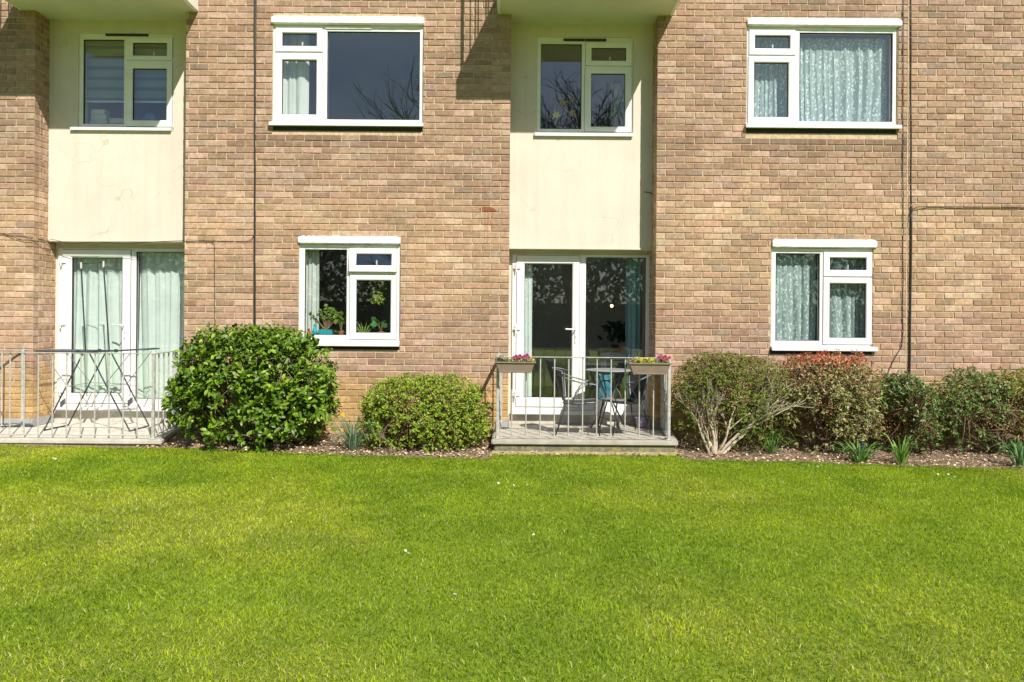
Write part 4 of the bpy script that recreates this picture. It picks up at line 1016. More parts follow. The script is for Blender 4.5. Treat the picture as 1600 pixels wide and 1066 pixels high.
def broad(px, n_, r, hgt, label, name, pot='terra', leaf=.06, pr=.045, colr=(.12, .24, .03), dx=.0):
    c = Vector((V3.x(px), .15, zsill)); e = empty(name, c); tag(e, label, 'house plant')
    pot_round(e, c, pr, .06, pot)
    m = MB(); Pp, D, N, L, W, C = [], [], [], [], [], []
    for i in range(n_):
        a = random.uniform(0, 6.28); rr = r * random.uniform(.4, 1)
        p1 = c + Vector((rr * math.cos(a) + dx, rr * .6 * math.sin(a), .06 + hgt * random.uniform(.35, 1)))
        m.tube([c + Vector((0, 0, .05)), c + Vector((rr * .4 * math.cos(a) + dx * .5, rr * .3 * math.sin(a), .05 + (p1.z - c.z) * .6)), p1], .0025, 5, (.2, .26, .08))
        Pp.append(tuple(p1 - Vector((0, 0, leaf * .4)))); D.append((math.cos(a) * .5, -.3, .8)); N.append((random.gauss(0.2, .3), -1, random.gauss(.7, .3))); L.append(leaf * random.uniform(.7, 1.15)); W.append(leaf * .85)
        g_ = random.uniform(.7, 1.35); C.append(tuple(v * g_ for v in colr))
    m.build('stem', 'bark', e); leaves_obj('leaves', 'leaf_gloss', Pp, D, N, L, W, C, BIG, e, 'stuff')
broad(530, 12, .10, .22, 'yellow green broad leaved plant in a small red pot left of the mullion', 'geranium', colr=(.20, .30, .03), leaf=.05, pr=.035)
broad(593, 9, .13, .17, 'round leaved pilea with a red pot at the right of the sill', 'pilea', leaf=.08, pr=.035, colr=(.10, .24, .08))
def spiky():
    c = Vector((V3.x(566), .15, zsill)); e = empty('spring_bulbs', c); tag(e, 'upright pale green bulb leaves rising behind the lower right sash', 'house plant')
    pot_round(e, c, .03, .02, 'terra')
    for i in range(8):
        m = MB(); a = (i - 3.5) * .12; p0 = c + Vector(((i - 3.5) * .008, 0, .02)); h = random.uniform(.14, .20)
        p1 = p0 + Vector((a * .25, 0, h * .6)); p2 = p0 + Vector((a * .6, -.02, h)); w = .010
        m.add([p0 - Vector((w * .5, 0, 0)), p0 + Vector((w * .5, 0, 0)), p1 + Vector((w, 0, 0)), p1 - Vector((w, 0, 0)), p2, p1 + Vector((0, .006, 0))], [(0, 1, 5), (1, 2, 5), (5, 2, 4), (3, 5, 4), (0, 5, 3)], (.28, .42, .10))
        m.build('leaf', 'leaf', e)
spiky()
def hanging():
    c = P(590, 440, .20); e = empty('hanging_plant', c); tag(e, 'trailing small leaved plant hanging in the upper half of the right sash', 'house plant')
    m = MB(); m.tube([c + Vector((0, 0, .02)), c + Vector((0, 0, .25))], .002, 5, (.1, .1, .1)); m.build('hanger', 'bark', e)
    MB().lathe(c + Vector((0, 0, -.09)), [(.04, 0), (.065, .06), (.07, .075)], 14).build('pot', 'soil_pot', e)
    Pp, D, N, L, W, C = [], [], [], [], [], []
    for i in range(700):
        a = random.uniform(0, 6.28); rr = .105 * math.sqrt(random.random()); z = random.uniform(-.27, .03); rr *= (1 if z > -.17 else .75)
        Pp.append((c.x + rr * math.cos(a) + .01, c.y + rr * math.sin(a) * .8, c.z + z)); D.append((random.gauss(0, 1), random.gauss(-.3, .6), random.gauss(-.3, .8))); N.append((random.gauss(.3, .4), -1, random.gauss(.6, .4)))
        L.append(random.uniform(.015, .025)); W.append(.015); g_ = random.uniform(.6, 1.4); C.append((.33 * g_, .42 * g_, .05 * g_))
    leaves_obj('leaves', 'leaf', Pp, D, N, L, W, C, BIG, e, 'stuff')
hanging()
q = MB().lathe(Vector((V3.x(479), .14, zsill)), [(.018, 0), (.022, .02), (.02, .05), (.012, .06), (.018, .075), (.004, .09)], 12)
tag(q.build('ornament', 'red', loc=(V3.x(479), .14, zsill)), 'tiny red ornament in the left corner of the window full of plants', 'ornament')
q = MB().lathe(Vector((V3.x(487), .17, zsill)), [(.03, 0), (.036, .05), (.02, .10), (.012, .14), (.014, .145)], 14)
tag(q.build('glass_bottle', M['turq'], loc=(V3.x(487), .17, zsill)), 'small blue green bottle left of the turquoise trough', 'bottle')

# things inside the middle patio room
fz = frC[2]
c = P(945, 600, .85); q = MB().lathe((c.x, c.y, fz), [(.11, 0), (.12, .01), (.125, .42), (.118, .425), (.112, .40)], 24)
tag(q.build('storage_bin', 'bluebin', loc=(c.x, c.y, fz)), 'tall bright blue round bin standing inside the middle patio door', 'bin')
c = P(963, 548, 1.3); e = empty('side_table', (c.x, c.y, fz)); tag(e, 'pale low side table inside the middle patio door', 'table')
MB().bbox(c.x - .20, c.x + .20, c.y - .18, c.y + .18, c.z - .12, c.z - .02, .01).build('tabletop', 'sill_in', e)
for sx_ in (-1, 1):
    for sy_ in (-1, 1): MB().bbox(c.x + sx_ * .17 - .015, c.x + sx_ * .17 + .015, c.y + sy_ * .15 - .015, c.y + sy_ * .15 + .015, fz, c.z - .12, .003).build('leg', 'sill_in', e)
e2 = empty('dark_house_plant', (c.x, c.y, c.z - .02)); tag(e2, 'dark leafy plant in a pot on the pale side table indoors', 'house plant')
pot_round(e2, (c.x, c.y, c.z - .02), .07, .1, 'soil_pot')
Pp, D, N, L, W, C = [], [], [], [], [], []
for i in range(60):
    a = random.uniform(0, 6.28); Pp.append((c.x + .1 * random.gauss(0, 1) * .6, c.y + .05 * random.gauss(0, 1), c.z + .1 + random.uniform(0, .25))); D.append((math.cos(a), math.sin(a) * .5, .8)); N.append((0.1, -1, .5)); L.append(.12); W.append(.05); C.append((.02, .035, .03))
leaves_obj('leaves', 'leaf', Pp, D, N, L, W, C, BIG, e2, 'stuff')
c = P(956, 478, 2.2); q = MB().lathe(c, [(.012, -.02), (.021, -.008), (.022, .004), (.012, .018)], 14)
tag(q.build('light_bulb', 'bulb', loc=c, smooth=True), 'small lit warm bulb glowing in the room behind the middle patio door', 'lamp')

# ------------------------------------------------------------------ clothes airer
def airer():
    yF, yB = -.32, .10
    pf = lambda px, py: P(px, py, yF); pb = lambda px, py: P(px, py, yB)
    base = Vector(((pf(69, 674).x + pb(233, 666).x) / 2, (yF + yB) / 2, FLOOR_L)); e = empty('clothes_airer', base)
    tag(e, 'dark winged clothes airer with a tall upright frame standing on the left terrace', 'clothes airer')
    r = .0085
    def onf(p): p = p.copy(); p.z = FLOOR_L + r; return p
    A, Ct = onf(pf(69, 674)), onf(pf(203, 675)); B, Dt = onf(pb(107, 665)), onf(pb(233, 666))
    tF, tF2 = pf(131, 550), pf(139, 550); tB, tB2 = pb(165, 551), pb(174, 551)
    for a, b_ in ((tF, A), (tF2, Ct), (tB, B), (tB2, Dt)): MB().tube([a, b_], r, 8).build('leg', 'airer', e)
    MB().tube([A, B], r, 8).build('foot_bar', 'airer', e); MB().tube([Ct, Dt], r, 8).build('foot_bar', 'airer', e)
    # plastic feet joints (tilted pads)
    for a, b_ in ((tF, A), (tB, B), (tF2, Ct), (tB2, Dt)):
        pass
    z = tF.z
    cx = (tF.x + tF2.x) / 2; cxb = (tB.x + tB2.x) / 2
    cxa = (cx + cxb) / 2
    # centre frame and two wings: tubes round the edge, wires across
    wl = pf(50, 549).x; wr = pb(252, 543).x
    yf, yb = yF, yB
    def wing(xa, xb, za, zb_, nme):
        m = MB(); m.tube([(xa, yf, za), (xb - (xb - xa) * .12, yf, zb_), (xb, yf + .05, zb_), (xb, yb - .05, zb_), (xb - (xb - xa) * .12, yb, zb_), (xa, yb, za)], r * .9, 8)
        w = m.build(nme, 'airer', e)
        n_ = 7; wire = None
        for i in range(n_):
            y = yf + .04 + (yb - yf - .08) * i / (n_ - 1)
            MB().tube([(xa, y, za), (xb, y, zb_)], .0022, 5).build('wire', 'airer_wire', w)
    wing(cxa - .10, wl, z, z + .005, 'wing'); wing(cxa + .10, wr, z, z + .03, 'wing')
    m = MB()
    for y in (yf, yb): m.tube([(cxa - .10, y, z), (cxa + .10, y, z)], r, 8)
    m.tube([(cxa - .1, yf, z), (cxa - .1, yb, z)], r, 8).tube([(cxa + .1, yf, z), (cxa + .1, yb, z)], r, 8)
    m.build('centre_frame', 'airer', e)
    for p in (tF, tF2, tB, tB2): pass
    for (x, y) in ((cxa - .1, yf), (cxa + .1, yf), (cxa - .1, yb), (cxa + .1, yb)):
        MB().bbox(x - .022, x + .022, y - .014, y + .014, z - .022, z + .018, .006).build('hinge_joint', 'airer', e)
    # wing struts
    for a, b_ in (((68, 553), (104, 602)), ((205, 551), (166, 599))): MB().tube([pf(*a), pf(*b_)], .004, 6).build('strut', 'airer_wire', e)
    for a, b_ in (((106, 553), (141, 597)), ((237, 549), (200, 598))): MB().tube([pb(*a), pb(*b_)], .004, 6).build('strut', 'airer_wire', e)
    MB().tube([pf(105, 604), pb(142, 598)], .0035, 6).tube([pf(165, 603), pb(198, 600)], .0035, 6).tube([pf(105, 604), pf(165, 603)], .003, 6).tube([pb(142, 598), pb(198, 600)], .003, 6).build('brace', 'airer_wire', e)
    # tall upright frame
    ym = (yF + yB) / 2
    for (a, b_) in (((134, 548), (127, 416)), ((171, 548), (162, 414))):
        MB().tube([P(a[0], a[1], ym), P(b_[0], b_[1], ym)], .0085, 8).build('upright', 'airer', e)
        p = P(b_[0], b_[1], ym); MB().tube([p - Vector((0, 0, .03)), p + Vector((0, 0, .045))], .0098, 8).build('tip', 'airer_tip', e)
    MB().tube([P(127, 412, ym), P(145, 411.4, ym), P(162, 410, ym)], .004, 6).build('top_bar', 'airer', e)
    # clipped peg bags near the feet
    for p in (P(101, 631, yB), P(206, 629, yB)):
        m = MB()
        for k in range(4): m.bbox(p.x - .03 + k * .014, p.x - .022 + k * .014, p.y - .04, p.y - .012, p.z - .04 + k * .012, p.z + .03 + k * .012, .002)
        m.build('sock_clip', 'airer_wire', e)
airer()

# ------------------------------------------------------------------ table and chairs
def make_table():
    c = Vector((P(952, 600, -.12).x, -.12, FLOOR_C)); e = empty('bistro_table', c); tag(e, 'small round grey metal bistro table on the middle terrace', 'table')
    MB().lathe(c + Vector((0, 0, .70)), [(.262, .0), (.272, .004), (.274, .010), (.268, .016), (.25, .018)], 40).build('tabletop', 'table_top', e)
    MB().lathe(c + Vector((0, 0, .675)), [(.16, 0), (.17, .006), (.17, .024)], 32).build('apron', 'grey_metal', e)
    for k in range(4):
        a = math.pi / 4 + k * math.pi / 2 + .15; d = Vector((math.cos(a), math.sin(a), 0)); r0 = d * .17; r1 = -d * .03 + Vector((0, 0, .34)); 
        MB().tube([c + r0 + Vector((0, 0, .69)), c + d * .05 + Vector((0, 0, .42)), c + d * .05 + Vector((0, 0, .34)), c + d * .24 + Vector((0, 0, .009))], .009, 8).build('leg', 'grey_metal', e)
    MB().lathe(c + Vector((0, 0, .37)), [(.05, 0), (.058, .01), (.05, .02)], 20).build('brace_ring', 'grey_metal', e)
make_table()
def make_chair(loc, ang, label):
    e = empty('garden_chair', loc); tag(e, label, 'chair', 'garden chairs on the middle terrace'); R = Matrix.Translation(loc) @ Matrix.Rotation(ang, 4, 'Z') @ Matrix.Scale(.90, 4)
    def B(m, n_, mt, sm=False):
        m.v = [tuple(R @ Vector(p)) for p in m.v]; return m.build(n_, mt, e, smooth=sm)
    # faces +x.  seat sling
    m = MB(); n_ = 10; vs = []
    for j in range(n_ + 1):
        v = j / n_; y = (v - .5) * .42
        for i in range(n_ + 1):
            u = i / n_; x = -.19 + u * .42; w = 1 - .22 * (1 - u)
            z = .405 + .025 * u - .018 * math.sin(math.pi * u) - .012 * math.sin(math.pi * v)
            vs.append((x, y * w, z))
    fs = [(j * (n_ + 1) + i, j * (n_ + 1) + i + 1, (j + 1) * (n_ + 1) + i + 1, (j + 1) * (n_ + 1) + i) for j in range(n_) for i in range(n_)]
    k = len(vs); vs2 = vs + [(p[0], p[1], p[2] - .008) for p in vs]; fs2 = fs + [tuple(reversed([i + k for i in f])) for f in fs]
    ring_ = [i for i in range(n_ + 1)] + [j * (n_ + 1) + n_ for j in range(1, n_ + 1)] + [n_ * (n_ + 1) + i for i in range(n_ - 1, -1, -1)] + [j * (n_ + 1) for j in range(n_ - 1, 0, -1)]
    fs2 += [(ring_[i], ring_[(i + 1) % len(ring_)], ring_[(i + 1) % len(ring_)] + k, ring_[i] + k) for i in range(len(ring_))]
    m.add(vs2, fs2); B(m, 'seat', 'sling', True)
    # curved tapering back sling
    m = MB(); vs = []; nn = 12
    for j in range(nn + 1):
        v = j / nn; z = .43 + v * .40; hw = .15 + .10 * math.sin(v * 1.75); 
        if v > .85: hw *= 1 - (v - .85) * 1.1
        for i in range(nn + 1):
            u = i / nn * 2 - 1; y = u * hw; x = -.19 - .13 * v + .10 * (u * u) * (.3 + v) - .015
            vs.append((x, y, z - .03 * u * u * v))
    k = len(vs); fs = [(j * (nn + 1) + i, j * (nn + 1) + i + 1, (j + 1) * (nn + 1) + i + 1, (j + 1) * (nn + 1) + i) for j in range(nn) for i in range(nn)]
    m.add(vs + [(p[0] - .007, p[1], p[2]) for p in vs], fs + [tuple(reversed([i + k for i in f])) for f in fs]); B(m, 'backrest', 'sling', True)
    bf = [vs[j * (nn + 1)] for j in range(0, nn + 1)] + [vs[nn * (nn + 1) + i] for i in range(1, nn)] + [vs[j * (nn + 1) + nn] for j in range(nn, -1, -1)]
    m = MB().tube(bf, .0095, 8); B(m, 'back_frame', 'grey_metal', True)
    m = MB().tube([(-.19, -.165, .41), (.0, -.20, .408), (.21, -.205, .425), (.235, -.17, .428), (.235, .17, .428), (.21, .205, .425), (0, .20, .408), (-.19, .165, .41), (-.19, -.165, .41)], .009, 8); B(m, 'seat_frame', 'grey_metal', True)
    for s in (-1, 1):
        m = MB().tube([(-.255, s * .235, .76), (-.10, s * .255, .70), (.08, s * .255, .655), (.19, s * .25, .65), (.225, s * .245, .63), (.225, s * .24, .56), (.21, s * .205, .425)], .009, 8); B(m, 'armrest', 'grey_metal', True)
        m = MB().tube([(.11, s * .255, .652), (.02, s * .25, .60), (-.05, s * .235, .50), (-.07, s * .20, .41)], .007, 8); B(m, 'arm_brace', 'grey_metal', True)
        m = MB().tube([(.19, s * .20, .42), (.22, s * .225, .22), (.265, s * .24, .009)], [.0095, .009, .009], 8); B(m, 'leg', 'black_metal', True)
        m = MB().tube([(-.17, s * .16, .41), (-.22, s * .19, .20), (-.28, s * .215, .009)], [.0095, .009, .009], 8); B(m, 'leg', 'black_metal', True)
    m = MB().tube([(.225, -.227, .19), (.225, .227, .19)], .006, 6); B(m, 'stretcher', 'black_metal', True)
    return e
make_chair(Vector((P(905, 600, -.42).x, -.42, FLOOR_C)), -.12, 'black sling garden chair left of the round table, facing right')
make_chair(Vector((P(975, 600, -.36).x, -.36, FLOOR_C)), math.pi + .30, 'black sling garden chair under the right flower trough, facing left')
c = P(1003, 655, .12); q = MB().lathe((c.x, c.y, FLOOR_C), [(.05, 0), (.055, .004), (.075, .12), (.08, .125), (.07, .12)], 20); tag(q.build('plant_pot', 'purple', loc=(c.x, c.y, FLOOR_C)), 'empty lilac pot in the right corner of the middle terrace', 'pot')

# ------------------------------------------------------------------ flower troughs hung on the railing
def trough(px0, px1, pyt, pyb, label, flowers, seedv):
    random.seed(seedv)
    y = -.90; V = View((px0 + px1) / 2, pyt, y - .08); x0, x1 = V.x(px0), V.x(px1); zt, zb_ = V.z(pyt), V.z(pyb)
    y0, y1 = y - .08, y + .08
    e = empty('flower_trough', ((x0 + x1) / 2, y, zb_)); tag(e, label, 'flower trough', 'flower troughs on the railing')
    tp = .055; m = MB(); bt = [(x0 + tp, y0 + .02, zb_), (x1 - tp, y0 + .02, zb_), (x1 - tp, y1 - .02, zb_), (x0 + tp, y1 - .02, zb_)]
    tpv = [(x0 + .01, y0, zt), (x1 - .01, y0, zt), (x1 - .01, y1, zt), (x0 + .01, y1, zt)]
    inn = [(x0 + .02, y0 + .01, zt), (x1 - .02, y0 + .01, zt), (x1 - .02, y1 - .01, zt), (x0 + .02, y1 - .01, zt)]
    inb = [(a, b_, zt - .03) for a, b_, _ in inn]
    m.add(bt + tpv + inn + inb, [(3, 2, 1, 0)] + [(k, (k + 1) % 4, 4 + (k + 1) % 4, 4 + k) for k in range(4)] + [(4 + k, 4 + (k + 1) % 4, 8 + (k + 1) % 4, 8 + k) for k in range(4)] + [(8 + k, 8 + (k + 1) % 4, 12 + (k + 1) % 4, 12 + k) for k in range(4)])
    m.build('trough_body', 'trough', e)
    MB().ring((0, 1, 0, 1), (.1, .9, .1, .9), 0, .1)
    rm = MB(); rm.bbox(x0, x1, y0 - .010, y0 + .004, zt - .012, zt + .004, .003).bbox(x0, x1, y1 - .004, y1 + .010, zt - .012, zt + .004, .003).bbox(x0, x0 + .014, y0 + .004, y1 - .004, zt - .0115, zt + .0035, .003).bbox(x1 - .014, x1, y0 + .004, y1 - .004, zt - .0115, zt + .0035, .003)
    rm.build('rim', 'trough', e)
    MB().bbox(x0 + tp + .025, x1 - tp - .02, y0 + .006, y0 + .02, zb_ + .002, zb_ + .016, .004).build('water_tray', 'trough', e)
    MB().box(x0 + .021, x1 - .021, y0 + .011, y1 - .011, zt - .03, zt - .012).build('potting_soil', 'soil_pot', e)
    for hx in (x0 + .12, x1 - .12): MB().tube([(hx, y1 + .012, zb_ + .01), (hx, y1 + .012, zt + .0), (hx, y1 + .012, 1.058), (hx, -.775, 1.062), (hx, -.775, 1.03)], .004, 6).build('bracket', 'rail', e)
    Pp, D, N, L, W, C = [], [], [], [], [], []
    for (u0, u1, n_, hh, ll, cc, kind) in flowers:
        for i in range(n_):
            x = x0 + (x1 - x0) * random.uniform(u0, u1); yy = y + random.uniform(-.07, .07); z = zt - .01 + hh * random.random() ** .7
            a = random.uniform(0, 6.28); Pp.append((x, yy, z)); D.append((math.cos(a), math.sin(a) - .3, random.uniform(-.3, 1.1))); N.append((random.gauss(0, .5), -.7, random.gauss(.8, .4))); L.append(ll * random.uniform(.7, 1.2)); W.append(ll * random.uniform(.55, .9))
            g_ = random.uniform(.7, 1.25); C.append(tuple(min(.9, v * g_) for v in cc))
    leaves_obj('bedding_leaves', 'petal', Pp, D, N, L, W, C, BIG, e, 'stuff')
    return e, x0, x1, y, zt
def blooms(e, x0, x1, y, zt, spots, cc, lab=None):
    for (u, h, r) in spots:
        x = x0 + (x1 - x0) * u; c = Vector((x, y + random.uniform(-.07, .0), zt + h)); m = MB()
        for lay, rr in ((0, r), (1, r * .65)):
            for k in range(6):
                a = 2 * math.pi * k / 6 + lay * .5; d = Vector((math.cos(a), -.35, math.sin(a) * .85)).normalized(); s_ = d.cross(Vector((0, 1, .1))).normalized()
                g_ = random.uniform(.75, 1.2); tt = tuple(min(.9, v * g_) for v in cc)
                m.add([c, c + d * rr * .5 + s_ * rr * .38 + Vector((0, -.004 - lay * .006, 0)), c + d * rr + Vector((0, .004, 0)), c + d * rr * .5 - s_ * rr * .38 + Vector((0, -.004 - lay * .006, 0))], [(0, 1, 2), (0, 2, 3)], tt)
        m.tube([c, c + Vector((0, .01, -h))], .002, 5, (.15, .25, .06)); m.build('bloom', 'petal', e)
t1 = trough(773, 838, 566, 583, 'taupe flower trough with pink cyclamen at the left end of the middle railing', [(0.05, .95, 150, .035, .028, (.16, .20, .04), 0), (.0, .35, 60, .05, .03, (.26, .26, .16), 0), (.5, 1, 50, .03, .03, (.40, .38, .08), 0)], 3)
blooms(*t1, [(.47, .05, .022), (.52, .06, .025), (.57, .045, .024), (.61, .065, .026), (.66, .05, .024), (.72, .06, .026), (.78, .07, .028), (.82, .05, .024), (.55, .03, .02)], (.62, .12, .30))
blooms(*t1, [(.14, .06, .02), (.19, .05, .018), (.10, .04, .018)], (.55, .52, .52))
t2 = trough(983, 1050, 568, 586, 'taupe flower trough with yellow leaves and pink blooms at the right of the middle railing', [(0.15, .95, 120, .035, .028, (.14, .20, .04), 0), (.2, .6, 110, .05, .03, (.55, .52, .05), 0), (.0, .3, 40, .05, .028, (.30, .20, .10), 0)], 5)
blooms(*t2, [(.70, .06, .024), (.75, .075, .028), (.80, .06, .026), (.85, .07, .028), (.90, .05, .026), (.95, .06, .024), (.78, .04, .022), (.88, .035, .022)], (.66, .16, .28))
blooms(*t2, [(.72, .09, .02), (.12, .05, .018)], (.72, .55, .60))
random.seed(21)

# ------------------------------------------------------------------ shrubs
def shrub(name, label, px0, px1, pyt, pyb, y, ry, n_tips, per, L, Wr, palette, mat, tpl, twig=(.20, .13, .08), stems=14, expo=2.4, zmin=None, singles=0,
          base=None, shell=.62, whorl=True, topcol=None, topfrac=.25, rightcol=None, twigs=400, trunk_r=.014, seedv=1, hollow_bottom=.0, dark=.0, leafdir=.9, lumpy=0.28, gap=0.0):
    rs = np.random.default_rng(seedv); random.seed(seedv)
    V = View((px0 + px1) / 2, (pyt + pyb) / 2, y)
    cx = V.c.x; rx = (px1 - px0) / 2 / V.s; zt = V.z(pyt); zb_ = V.z(pyb); cz = (zt + zb_) / 2; rz = (zt - zb_) / 2
    bx, by = (base if base else (cx, y)); gzb = float(gz(bx)) + .01
    e = empty(name, (bx, by, gzb)); tag(e, label, 'shrub')
    # sample tips in superellipsoid
    k = n_tips * 6
    u = nrm(rs.normal(size=(k, 3)))
    sc = (np.abs(u[:, 0]) ** expo + np.abs(u[:, 1]) ** expo + np.abs(u[:, 2]) ** expo) ** (-1 / expo)
    rad = 1 - (1 - shell) * rs.random(k) ** 1.6 * 1.0
    lump = 0.84 + lumpy * fbm(u[:, 0] * 2 + u[:, 1] * 1.7 + seedv, u[:, 2] * 2 + 5, 1.6) + rs.normal(0, .02, k)
    spike = rs.random(k) < .02; lump = np.where(spike, lump + rs.uniform(.03, .10, k), lump)
    Q = u * (sc * rad * lump)[:, None]
    ok = (Q[:, 2] > -1.02)
    if gap > 0: ok &= (fbm(Q[:, 0] * rx * 6 + 40, Q[:, 2] * rz * 6 + 11, 1.0) > gap) | (Q[:, 2] > .55)
    if hollow_bottom > 0: ok &= rs.random(k) < np.clip((Q[:, 2] + 1) / hollow_bottom, .06, 1)
    Q = Q[ok][:n_tips]; m = len(Q)
    tips = Q * np.array([rx, ry, rz]) + np.array([cx, y, cz])
    tips[:, 1] = np.minimum(tips[:, 1], -.03)
    out = nrm(Q * np.array([1 / rx, 1 / ry, 1 / rz]) + 1e-6)
    # leaves
    rep = np.repeat(np.arange(m), per); n_ = len(rep)
    ang = rs.uniform(0, 6.28, n_)
    axis = nrm(out + np.array([0, 0, .55]) + rs.normal(0, .25, (m, 3)))[rep]
    a1 = nrm(np.cross(axis, np.array([.3, .2, 1.0]))); a2 = np.cross(axis, a1)
    radial = a1 * np.cos(ang)[:, None] + a2 * np.sin(ang)[:, None]
    D = nrm(radial * leafdir + axis * rs.uniform(.15, 1.0, (n_, 1)) + rs.normal(0, .15, (n_, 3)))
    N = nrm(axis + .35 * np.array([.3, -.6, 1.0]) + rs.normal(0, .2, (n_, 3)))
    Pp = tips[rep] + axis * rs.uniform(-.6, .3, (n_, 1)) * L + rs.normal(0, .25 * L, (n_, 3))
    Ls = L * rs.uniform(.6, 1.2, n_); Ws = Ls * Wr * rs.uniform(.85, 1.15, n_)
    pal = np.array([c for c, _ in palette]); pw = np.array([w for _, w in palette]); pw = pw / pw.sum()
    C = pal[rs.choice(len(pal), n_, p=pw)] * rs.uniform(.75, 1.25, (n_, 1))
    hz = (Pp[:, 2] - zb_) / (zt - zb_)
    if topcol is not None:
        for tc, h0, pr_ in topcol:
            s_ = (hz > h0) & (rs.random(n_) < pr_ * np.clip((hz - h0) / (1 - h0) * 1.6, 0, 1)); C[s_] = np.array(tc) * rs.uniform(.7, 1.25, (s_.sum(), 1))
    if rightcol is not None:
        tc, x_from, pr_ = rightcol; s_ = (Pp[:, 0] > x_from) & (rs.random(n_) < pr_) & (hz > .3); C[s_] = np.array(tc) * rs.uniform(.6, 1.3, (s_.sum(), 1))
    sing = []
    if singles:
        depthkey = Pp[:, 1] + rs.normal(0, .08, n_); idx = np.where((D[:, 1] < .35) & (np.abs(N[:, 1]) > .2) & (Ls > L * .85))[0]; idx = idx[np.argsort(depthkey[idx])][:singles * 3]; sing = rs.choice(idx, singles, replace=False)
    mask = np.ones(n_, bool); mask[list(sing)] = False
    Va, po, T = leaf_arrays(tpl, Pp[mask], D[mask], N[mask], Ls[mask], Ws[mask], C[mask])
    np_mesh('leaves', mat, Va, po, T, e, origin(e), kind='stuff')
    if len(sing):
        tv, tf = tpl; mm = MB(); mm.add([(p[0], p[1] * Wr, p[2]) for p in tv], [tuple(f) for a in tf for f in a]); first = None
        for i in sing:
            d = Vector(D[i]); s_ = d.cross(Vector(N[i])).normalized(); nn = s_.cross(d)
            R = Matrix((d, s_, nn)).transposed()
            if first is None:
                o = mm.build('leaf', mat, e, loc=(0, 0, 0)); first = o
            else: o = first.copy(); col.objects.link(o); o.parent = e
            o.location = Vector(Pp[i]) - origin(e); o.rotation_euler = R.to_euler(); o.scale = (Ls[i],) * 3; o.color = (*C[i], 1)
    # stems: from base through the middle to the tips
    sm = MB()
    tv = tips[rs.choice(m, min(m, stems), replace=False)]
    b0 = np.array([bx, by, gzb - .03])
    mains = []
    for t in tv:
        sp = b0 + np.array([rs.normal(0, .05), rs.normal(0, .03), 0]); md = sp * .45 + t * .55 + np.array([(t[0] - sp[0]) * .06, 0, -(t[2] - sp[2]) * .10]) + rs.normal(0, .02, 3)
        q1 = sp * .75 + md * .25 + rs.normal(0, .01, 3)
        sm.tube([sp, q1, md, md * .4 + t * .6 + rs.normal(0, .015, 3), t], [trunk_r, trunk_r * .85, trunk_r * .55, trunk_r * .35, .002], 6, tuple(np.array(twig) * rs.uniform(.8, 1.2))); mains.append((sp, md, t))
    sm.build('stems', 'bark', e)
    tw = MB()
    for t in tips[rs.choice(m, min(m, twigs), replace=False)]:
        sp, md, tt = mains[rs.integers(len(mains))]
        best = min((mains[rs.integers(len(mains))] for _ in range(6)), key=lambda q: np.linalg.norm(q[1] - t)); f = rs.uniform(.2, .9)
        st = best[1] * (1 - f) + best[2] * f
        md2 = st * .5 + t * .5 + rs.normal(0, .02, 3)
        if np.linalg.norm(st - t) < .5: tw.tube([st, md2, t], [.0035, .0028, .0015], 4, tuple(np.array(twig) * rs.uniform(.7, 1.3)), cap=False)
    tw.build('twigs', 'bark', e, kind='stuff')
    return e, tips
shrub('laurel_bush', 'large rounded glossy bright green bush beside the left terrace', 270, 528, 509, 716, -.66, .56, 2600, 6, .065, .55,
      [((.110, .205, .010), 5), ((.060, .130, .008), 4), ((.180, .290, .016), 3), ((.30, .40, .04), 1)], 'leaf_gloss', BIG, twig=(.30, .23, .16), stems=36, expo=2.7, singles=290, shell=.60, seedv=4, twigs=900, hollow_bottom=.85, gap=.375, lumpy=.22)
shrub('low_bush', 'low wide yellow green small leaved bush left of the middle terrace', 564, 764, 588, 708, -.62, .44, 3900, 5, .032, .58,
      [((.24, .36, .022), 5), ((.15, .25, .018), 3), ((.33, .44, .04), 2), ((.22, .13, .05), 1)], 'leaf', SMALL, twig=(.26, .16, .10), stems=40, expo=3.3, shell=.62, seedv=9, twigs=900, hollow_bottom=.7, trunk_r=.009, gap=.32, topcol=[((.25, .36, .03), .55, .5)])
